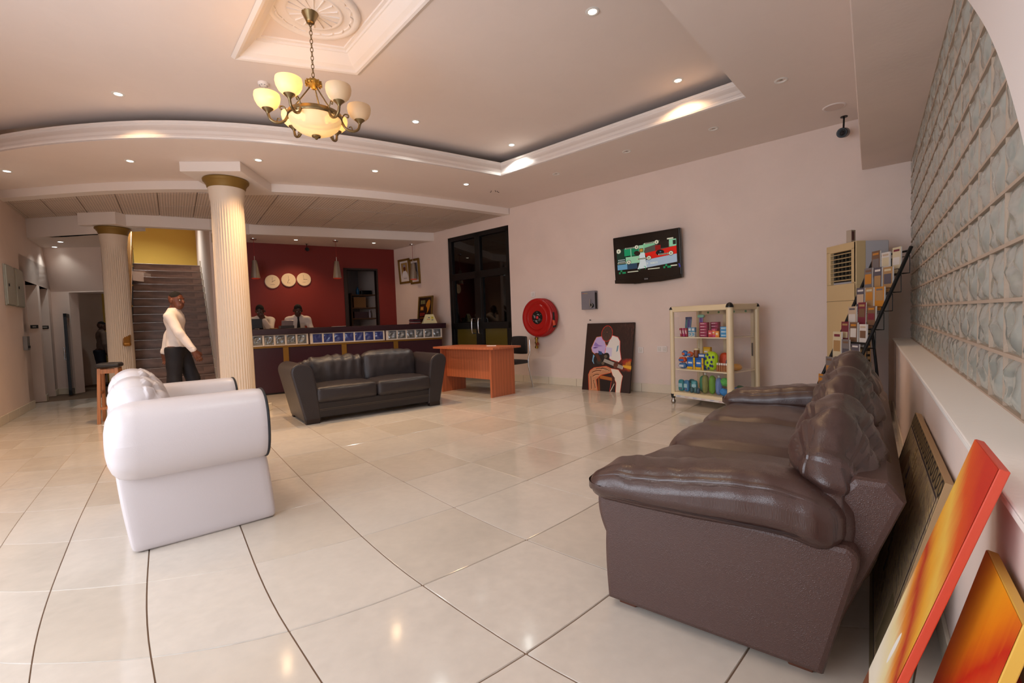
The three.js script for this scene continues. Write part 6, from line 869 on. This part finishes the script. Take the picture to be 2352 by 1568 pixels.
// ---------------------------------------------------------------- pictures leaning on the low wall
{
  const lean = (name, lab, s0, s1, top, offTop, offBot, th, edgeC, draw, w, h, faceLab) => {
    const t = thing(name, lab, 'painting', glassAt((s0 + s1) / 2, 0, offBot), TG), a = Math.atan2(offBot - offTop, top), len = Math.hypot(top, offBot - offTop), W = s1 - s0;
    t.rotation.set(-a, TG, 0, 'YXZ');
    part(t, 'panel', bo(-W / 2, W / 2, 0.0, len, -th, 0, 0.002), edgeC);
    part(t, 'painted_face', new THREE.PlaneGeometry(W - 0.002, len - 0.002).translate(0, len / 2, 0.0007), draw, faceLab);
    return t;
  };
  const carve = canvasTex(512, 384, (g, w, h) => {
    g.fillStyle = '#b09470'; g.fillRect(0, 0, w, h);
    for (let i = 0; i < 2600; i++) { g.strokeStyle = ['#6a5646', '#cfae78', '#80686a', '#dcb878'][i % 4]; g.globalAlpha = 0.5; g.lineWidth = 1.5 + rnd() * 2; const x = rnd() * w, y = rnd() * h, a = 0.9 + 0.7 * Math.sin(x * 0.02 + y * 0.013); g.beginPath(); g.moveTo(x, y); g.lineTo(x + 14 * Math.cos(a), y + 14 * Math.sin(a)); g.stroke(); }
    g.globalAlpha = 1; g.fillStyle = '#9a7450'; g.beginPath(); g.ellipse(90, 150, 34, 90, 0.5, 0, 7); g.fill(); g.fillStyle = '#5c4a58'; for (let i = 0; i < 6; i++) g.fillRect(180 + i * 24, 90 + i * 34, 16, 30); g.fillStyle = '#8c7044'; for (let i = 0; i < 7; i++) { g.fillRect(200 + i * 26, 40 + i * 12, 9, 30); g.beginPath(); g.arc(250 + i * 18, 200 + i * 16, 12, 0, 3.4); g.fill(); }
    g.strokeStyle = '#4a3a34'; g.lineWidth = 5; g.strokeRect(14, 34, w - 28, h - 60); g.fillStyle = '#7c6440'; g.fillRect(0, 0, w, 30); g.strokeStyle = '#2c2018'; for (let i = 0; i < 16; i++) { g.beginPath(); g.ellipse(20 + i * 32, 15, 9, 13, 0, 0, 7); g.stroke(); } g.fillStyle = '#8a7450'; g.fillRect(0, h - 22, w, 22); g.fillRect(w - 60, h - 140, 60, 100);
  });
  lean('carved_panel', 'carved brown wooden relief panel leaning on the low wall behind the sofa', 3.72, 4.84, 0.655, 0.03, 0.2, 0.022, std('#a07f58', 0.7), std('#ffffff', 0.6, { map: carve, bumpMap: carve, bumpScale: 0.008 }), 0, 0, 'carved relief of tangled figures');
  const flame = (seed, pts) => canvasTex(256, 768, (g, w, h) => {
    const im = g.createImageData(w, h), lut = pts.map(([p, c]) => [p, new THREE.Color(c)]);
    for (let y = 0; y < h; y++) for (let x = 0; x < w; x++) {
      const u = x / w, v = y / h, k = clamp(v + 0.18 * (u - 0.5) * (seed ? 2.2 : -1.1) + 0.05 * fbm(u * 2.5, v * 5, seed, 3) + 0.02 * fbm(u * 28, v * 3, seed, 2), 0, 0.999); let i = 0; while (i < lut.length - 2 && k > lut[i + 1][0]) i++;
      const t = clamp((k - lut[i][0]) / (lut[i + 1][0] - lut[i][0]), 0, 1), c = lut[i][1].clone().lerp(lut[i + 1][1], t).convertLinearToSRGB(), o = (y * w + x) * 4; im.data[o] = c.r * 255; im.data[o + 1] = c.g * 255; im.data[o + 2] = c.b * 255; im.data[o + 3] = 255;
    }
    g.putImageData(im, 0, 0);
    if (!seed) { const gr = g.createLinearGradient(0, 0, w, 0); g.fillStyle = '#7a4326'; g.fillRect(0, h * 0.62, w * 0.62, h * 0.38); for (let i = 0; i < 60; i++) { g.globalAlpha = 0.35; g.fillStyle = i % 2 ? '#5c2e1a' : '#96603a'; g.fillRect(rnd() * w * 0.6, h * 0.62, 3, h * 0.38); } g.globalAlpha = 1; g.fillStyle = '#1a1210'; for (let i = 0; i < 16; i++) { g.beginPath(); g.ellipse(60 + rnd() * 40, h * 0.76 + rnd() * 50, 14, 5, 1.2 + rnd() * 0.4, 0, 7); g.fill(); } g.fillStyle = '#f4efe6'; g.beginPath(); g.ellipse(130, h * 0.47, 12, 34, 0.2, 0, 7); g.fill(); }
  });
  const f1 = flame(0, [[0, '#c8301c'], [0.1, '#d8521c'], [0.2, '#e8b84c'], [0.28, '#e6a02c'], [0.36, '#b8341a'], [0.42, '#e08a2c'], [0.5, '#ecd8a0'], [0.62, '#efe4cc'], [1, '#e8dcc8']]), f2 = flame(3, [[0, '#f0a01c'], [0.14, '#e8820f'], [0.26, '#c8280f'], [0.36, '#d8561a'], [0.48, '#f0c040'], [0.62, '#f4e8c8'], [0.8, '#f0c860'], [1, '#e09020']]), f3 = flame(5, [[0, '#b8201c'], [0.4, '#c83a20'], [1, '#e0681c']]);
  lean('canvas_painting', 'tall abstract canvas in red, yellow and cream leaning highest on the sill', 5.31, 5.53, 0.885, 0.03, 0.3, 0.014, std('#c8452c', 0.5), phy('#ffffff', 0.45, { map: f1 }), 0, 0, 'red to yellow to cream paint');
  lean('canvas_painting', 'abstract orange and white canvas with yellow edges leaning beside the tallest one', 5.4, 5.66, 0.7, 0.025, 0.2, 0.016, std('#dcae48', 0.5), phy('#ffffff', 0.45, { map: f2 }), 0, 0, 'orange and white paint');
  lean('canvas_painting', 'red abstract canvas leaning lowest on the low wall', 5.56, 5.88, 0.57, 0.025, 0.12, 0.016, std('#c03a34', 0.5), phy('#ffffff', 0.45, { map: f3 }), 0, 0, 'red paint');
}
// ---------------------------------------------------------------- people
const cap3 = (x, y, z, a, b, ra, rb, sz = 1) => {               // distance to a tapered capsule, flattened in depth by sz
  const bx1 = b[0] - a[0], by = b[1] - a[1], bz = (b[2] - a[2]) * sz, px = x - a[0], py = y - a[1], pz = (z - a[2]) * sz;
  const t = clamp((px * bx1 + py * by + pz * bz) / (bx1 * bx1 + by * by + bz * bz + 1e-9), 0, 1);
  return Math.hypot(px - bx1 * t, py - by * t, pz - bz * t) - lerp(ra, rb, t);
};
const smin = (a, b, k) => { const h = Math.max(k - Math.abs(a - b), 0) / k; return Math.min(a, b) - h * h * k * 0.25; };
const mix3 = (a, b, t) => [lerp(a[0], b[0], t), lerp(a[1], b[1], t), lerp(a[2], b[2], t)];
function person({ label, position, turn, J, headTurn = [0, 0, 0], skin, hair, shirt, trousers, tie, watch, scale = 1, hands = true, legs = true, group }) {
  const t = thing('person', label, 'person', position, turn, group); t.scale.setScalar(scale);
  const { pelvis, waist, chest, neck, head } = J, S = J.shoulder, E = J.elbow, Wr = J.wrist, Hp = J.hip, Kn = J.knee, An = J.ankle, Fi = J.finger;
  const q0 = [Hp[0][0] * 0.75, pelvis[1], pelvis[2]], q1 = [Hp[1][0] * 0.75, pelvis[1], pelvis[2]], q2 = mix3(S[0], S[1], 0.14), q3 = mix3(S[0], S[1], 0.86), q4 = mix3(chest, neck, 0.3);
  const ends = [0, 1].map((i) => ({ 1: Wr[i], 0.93: mix3(E[i], Wr[i], 0.93) })), toes = [0, 1].map((i) => [An[i][0], 0.035, An[i][2] + 0.16]), fore = [0, 1].map((i) => mix3(E[i], Wr[i], 0.85)), col0 = [neck[0], neck[1] - 0.03, neck[2]], col1 = [neck[0], neck[1] + 0.022, neck[2] + 0.004];
  const torso = (x, y, z, g) => {
    let d = cap3(x, y, z, q0, q1, 0.088 + g, 0.088 + g, 1.05);
    d = smin(d, cap3(x, y, z, pelvis, waist, 0.112 + g, 0.104 + g, 1.25), 0.08); d = smin(d, cap3(x, y, z, waist, chest, 0.106 + g, 0.12 + g, 1.3), 0.08);
    d = smin(d, cap3(x, y, z, q2, q3, 0.05 + g, 0.05 + g, 1), 0.09); return smin(d, cap3(x, y, z, q4, neck, 0.085 + g, 0.05 + g), 0.09);
  };
  const arm = (i, x, y, z, g, end = 1) => { const w = ends[i][end]; return smin(cap3(x, y, z, S[i], E[i], 0.05 + g, 0.041 + g), cap3(x, y, z, E[i], w, 0.04 + g, lerp(0.04, 0.027, end) + g), 0.03); };
  const leg = (i, x, y, z, g) => smin(cap3(x, y, z, Hp[i], Kn[i], 0.092 + g, 0.062 + g), cap3(x, y, z, Kn[i], An[i], 0.06 + g, 0.04 + g), 0.04);
  const lo = [-0.55, legs ? -0.02 : 0.7, -0.5], hi = [0.55, neck[1] + 0.16, 0.6];
  const body = [nets((x, y, z) => { let d = torso(x, y, z, -0.006); for (const i of [0, 1]) { d = smin(d, arm(i, x, y, z, -0.004), 0.05); if (legs) { d = smin(d, leg(i, x, y, z, -0.006), 0.05); d = smin(d, cap3(x, y, z, An[i], toes[i], 0.042, 0.034), 0.03); } } return smin(d, cap3(x, y, z, neck, head, 0.054, 0.05), 0.04); }, lo, hi, 0.02)];
  // head on its own fine grid, turned on the neck
  const hg = nets((x, y, z) => {
    let d = Math.hypot(x / 0.074, (y - 0.03) / 0.098, (z + 0.008) / 0.094) - 1; d *= 0.08; d = smin(d, (Math.hypot(x / 0.055, (y + 0.058) / 0.062, (z - 0.03) / 0.06) - 1) * 0.057, 0.03);
    d = smin(d, cap3(x, y, z, [0, 0.018, 0.088], [0, -0.022, 0.108], 0.009, 0.017), 0.014); d = smin(d, cap3(x, y, z, [-0.035, 0.03, 0.082], [0.035, 0.03, 0.082], 0.012, 0.012), 0.014);
    d = smin(d, cap3(x, y, z, [-0.02, -0.052, 0.088], [0.02, -0.052, 0.088], 0.0095, 0.0095), 0.008); d = smin(d, cap3(x, y, z, [-0.017, -0.066, 0.085], [0.017, -0.066, 0.085], 0.009, 0.009), 0.008);
    for (const s of [-1, 1]) { d = smin(d, (Math.hypot((x - s * 0.08) / 0.012, (y + 0.0) / 0.032, (z + 0.006) / 0.02) - 1) * 0.013, 0.008); d = -smin(-d, Math.hypot(x - s * 0.03, y - 0.008, z - 0.1) - 0.016, 0.01); }
    return d;
  }, [-0.11, -0.15, -0.13], [0.11, 0.15, 0.15], 0.0065);
  const hm = new THREE.Matrix4().compose(V3(...head), new THREE.Quaternion().setFromEuler(new THREE.Euler(headTurn[0], headTurn[1], headTurn[2], 'YXZ')), V3(1, 1, 1));
  hg.applyMatrix4(hm); body.push(hg);
  if (hands) for (const i of [0, 1]) {                          // palm and five separate fingers
    const d0 = V3(...Fi[i]).sub(V3(...Wr[i])).normalize(), side = V3(...(J.thumb?.[i] ?? [0, 0, 1])).projectOnPlane(d0).normalize(), nrm = new THREE.Vector3().crossVectors(d0, side).multiplyScalar(i ? 1 : -1);
    const o = V3(...Wr[i]), P = (f, s, n) => { const v = o.clone().addScaledVector(d0, f).addScaledVector(side, s).addScaledVector(nrm, n); return [v.x, v.y, v.z]; };
    const seg = [[P(0, 0.012, 0), P(0.09, 0.024, 0.004), 0.024, 0.018], [P(0, -0.012, 0), P(0.085, -0.022, 0.004), 0.024, 0.018]];
    [[0.028, 0.074], [0.01, 0.084], [-0.009, 0.078], [-0.026, 0.062]].forEach(([s, l], q) => { const a = P(0.085, s, 0.004), b = P(0.085 + l * 0.5, s * 1.12, 0.012), c = P(0.085 + l * 0.86, s * 1.15, 0.034); seg.push([a, b, 0.0098, 0.009], [b, c, 0.009, 0.0078]); });
    const a = P(0.025, 0.03, 0.006), b = P(0.06, 0.052, 0.016), c = P(0.092, 0.05, 0.026); seg.push([a, b, 0.013, 0.0105], [b, c, 0.0105, 0.009]);
    const m = [o.clone(), V3(...P(0.2, 0, 0.03))]; const l2 = [0, 1, 2].map((k) => Math.min(m[0].getComponent(k), m[1].getComponent(k)) - 0.075), h2 = [0, 1, 2].map((k) => Math.max(m[0].getComponent(k), m[1].getComponent(k)) + 0.075);
    body.push(nets((x, y, z) => { let d = 1; seg.forEach(([p, q, ra, rb], n) => { d = n < 2 ? smin(d, cap3(x, y, z, p, q, ra, rb, 1), 0.03) : smin(d, cap3(x, y, z, p, q, ra, rb), 0.006); }); return smin(d, cap3(x, y, z, fore[i], Wr[i], 0.03, 0.027), 0.02); }, l2, h2, 0.0068));
  }
  part(t, 'body', merge(body.map((g) => { g.setAttribute('uv', new THREE.Float32BufferAttribute(new Float32Array(g.attributes.position.count * 2), 2)); return g; })), phy(skin, 0.5));
  const inv = hm.clone().invert(), v = V3(0, 0, 0);
  const hairG = nets((x, y, z) => { let d = (Math.hypot(x / 0.0765, (y - 0.034) / 0.0995, (z + 0.012) / 0.0955) - 1) * 0.084; return Math.max(d, -(y - 0.045 + 0.55 * Math.max(0, -z) * -1 - 0.35 * Math.max(0, z - 0.04)), z - 0.082); }, [-0.11, -0.12, -0.13], [0.11, 0.16, 0.13], 0.007).applyMatrix4(hm);
  const fit = (g) => { g.setAttribute('uv', new THREE.Float32BufferAttribute(new Float32Array(g.attributes.position.count * 2), 2)); return g; };
  part(t, 'hair', fit(hairG), std(hair, 0.9), 'short black hair');
  for (const s of [-1, 1]) { const e = part(t, 'eye', new THREE.SphereGeometry(0.0095, 12, 8).translate(s * 0.03, 0.009, 0.081).applyMatrix4(hm), phy('#d8cfc4', 0.2)); part(e, 'iris', new THREE.SphereGeometry(0.0048, 10, 6).translate(s * 0.03, 0.009, 0.0875).applyMatrix4(hm), phy('#150d08', 0.1)); }
  const collarY = neck[1] - 0.015;
  const fold = (x, y, z) => 0.006 * fbm(x * 7, y * 5, z * 7, 2) + 0.003 * Math.sin(y * 40 + x * 26 + z * 18);
  const sh = nets((x, y, z) => { let d = torso(x, y, z, 0.012); for (const i of [0, 1]) d = smin(d, arm(i, x, y, z, 0.015, 0.93), 0.05); d = smin(d, cap3(x, y, z, col0, col1, 0.069, 0.065), 0.015); return Math.max(Math.abs(d) < 0.05 ? d + fold(x, y, z) : d, pelvis[1] + 0.0 - y + (pelvis[1] - 0.02 > y ? 0 : 0), -(y > 9 ? 1 : (neck[1] + 0.03 - y))); }, [-0.6, pelvis[1] - 0.05 - (J.lowHand ? 0.45 : 0), -0.5], [0.6, neck[1] + 0.06, 0.6], 0.0158);
  const sleeves = J.lowHand ? nets((x, y, z) => { let d = 1; for (const i of [0, 1]) d = Math.min(d, arm(i, x, y, z, 0.015, 0.93)); return Math.max(Math.abs(d) < 0.05 ? d + fold(x, y, z) : d, y - pelvis[1] - 0.02); }, [-0.6, 0.5, -0.5], [0.6, pelvis[1] + 0.05, 0.6], 0.0158) : null;
  part(t, 'shirt', merge([fit(sh), ...(sleeves ? [fit(sleeves)] : [])]), shirt.isMaterial ? shirt : std(shirt, 0.8), 'long-sleeved shirt');
  if (legs) { part(t, 'trousers', fit(nets((x, y, z) => { let d = smin(leg(0, x, y, z, 0.018), leg(1, x, y, z, 0.018), 0.03); d = smin(d, torso(x, y, z, 0.013), 0.03); return Math.max(Math.abs(d) < 0.05 ? d + 0.6 * fold(x, y, z) : d, y - pelvis[1] - 0.035, 0.09 - y); }, [-0.4, 0.03, -0.5], [0.4, pelvis[1] + 0.08, 0.5], 0.018)), std(trousers, 0.75), 'dark trousers'); for (const i of [0, 1]) part(t, 'shoe', fit(nets((x, y, z) => Math.max(cap3(x, y, z, [An[i][0], 0.045, An[i][2] - 0.02], [An[i][0], 0.035, An[i][2] + 0.17], 0.052, 0.042), -y), [An[i][0] - 0.1, -0.01, An[i][2] - 0.12], [An[i][0] + 0.1, 0.13, An[i][2] + 0.26], 0.016)), phy('#0e0c0c', 0.25)); }
  if (tie) { const pts = []; for (let k = 0; k <= 6; k++) { const y = lerp(neck[1] - 0.02, waist[1] - 0.02, k / 6); let z = 0.3; while (z > -0.1 && torso(0, y, z, 0.018) > 0) z -= 0.004; pts.push(V3(0, y, z + 0.006)); } const w = [0.02, 0.016, 0.022, 0.028, 0.034, 0.038, 0.005], pos = [], idx = []; pts.forEach((p, k) => pos.push(p.x - w[k], p.y, p.z, p.x, p.y, p.z + 0.007, p.x + w[k], p.y, p.z)); for (let k = 0; k < 6; k++) for (const q of [0, 1]) { const a = 3 * k + q; idx.push(a, a + 3, a + 1, a + 1, a + 3, a + 4); } const g = new THREE.BufferGeometry(); g.setAttribute('position', new THREE.Float32BufferAttribute(pos, 3)); g.setIndex(idx); g.computeVertexNormals(); part(t, 'tie', fit(g), std(tie, 0.6), 'dark tie'); }
  if (watch !== undefined) { const a = V3(...mix3(E[watch], Wr[watch], 0.97)), b = V3(...mix3(E[watch], Wr[watch], 1.06)); part(t, 'wristwatch', rod(a, b, 0.034, 16), M.blackMetal); }
  return t;
}
const WHITE_SHIRT = std('#e6dcd6', 0.8);
person({ label: 'man in white shirt and black trousers walking past the stairs', position: [-4.6, 0, -6.35], turn: 1.85, skin: '#6a3a26', hair: '#0f0b0a', shirt: WHITE_SHIRT, trousers: '#15131a', watch: 1, headTurn: [0.0, -0.42, 0],
  J: { pelvis: [0, 0.93, 0], waist: [0, 1.08, 0.0], chest: [0, 1.29, -0.005], neck: [0, 1.465, -0.01], head: [0, 1.585, 0.03], shoulder: [[-0.175, 1.375, 0.0], [0.175, 1.375, -0.02]], elbow: [[-0.225, 1.14, 0.12], [0.22, 1.11, -0.17]], wrist: [[-0.2, 0.9, 0.27], [0.2, 0.87, -0.235]], finger: [[-0.19, 0.76, 0.33], [0.2, 0.73, -0.21]], thumb: [[0.3, 0.2, 1], [-0.3, 0, 1]], hip: [[-0.09, 0.92, 0], [0.09, 0.92, 0]], knee: [[-0.09, 0.5, -0.02], [0.09, 0.5, 0.14]], ankle: [[-0.09, 0.1, -0.2], [0.09, 0.07, 0.12]], lowHand: true } });
const clerk = (o) => ({ pelvis: [0, 0.93, -0.06], waist: [0, 1.08, -0.03], chest: [0, 1.26, 0.03], neck: [0, 1.405, 0.08], head: [0, 1.51, 0.14], shoulder: [[-0.185, 1.335, 0.05], [0.185, 1.335, 0.05]], elbow: [[-0.235, 1.1, 0.13], [0.235, 1.1, 0.13]], wrist: [[-0.12, 1.03, 0.32], [0.12, 1.03, 0.32]], finger: [[-0.05, 1.0, 0.45], [0.05, 1.0, 0.45]], thumb: [[1, 0.3, 0], [-1, 0.3, 0]], hip: [[-0.09, 0.92, -0.06], [0.09, 0.92, -0.06]], knee: [[-0.09, 0.5, -0.03], [0.09, 0.5, -0.03]], ankle: [[-0.09, 0.08, -0.08], [0.09, 0.08, -0.08]], lowHand: true, ...o });
person({ label: 'receptionist in white shirt and dark tie resting his face on his hand', position: deskAt(0.2, 0, -1.2), turn: TC - 0.1, skin: '#4a2b1f', hair: '#0b0808', shirt: WHITE_SHIRT, trousers: '#15131a', tie: '#17141c', headTurn: [0.42, -0.1, 0.08], J: clerk({ elbow: [[-0.235, 1.1, 0.13], [0.17, 1.14, 0.33]], wrist: [[-0.14, 1.06, 0.32], [0.06, 1.345, 0.29]], finger: [[-0.05, 1.03, 0.45], [0.02, 1.47, 0.24]], thumb: [[1, 0.3, 0], [-1, 0, -0.3]] }) });
person({ label: 'receptionist in white shirt and dark tie looking down beside the paper tray', position: deskAt(0.86, 0, -1.2), turn: TC - 0.05, skin: '#4a2b1f', hair: '#0b0808', shirt: WHITE_SHIRT, trousers: '#15131a', tie: '#17141c', headTurn: [0.4, 0.12, -0.04], J: clerk({}) });
person({ label: 'person in a brown patterned shirt standing beyond the passage door', position: [-9.3, 0, -10.5], turn: 2.5, skin: '#4a2c20', hair: '#0b0808', scale: 0.86, shirt: std('#ffffff', 0.85, { color: col('#6b5548') }), trousers: '#1a1e2c', J: clerk({ pelvis: [0, 0.93, 0], waist: [0, 1.08, 0], chest: [0, 1.28, 0], neck: [0, 1.46, 0], head: [0, 1.58, 0.03], shoulder: [[-0.185, 1.39, 0], [0.185, 1.39, 0]], elbow: [[-0.24, 1.12, 0], [0.24, 1.12, 0]], wrist: [[-0.24, 0.88, 0.06], [0.24, 0.88, 0.06]], finger: [[-0.23, 0.74, 0.09], [0.23, 0.74, 0.09]] }) });
renderer.render(scene, camera);
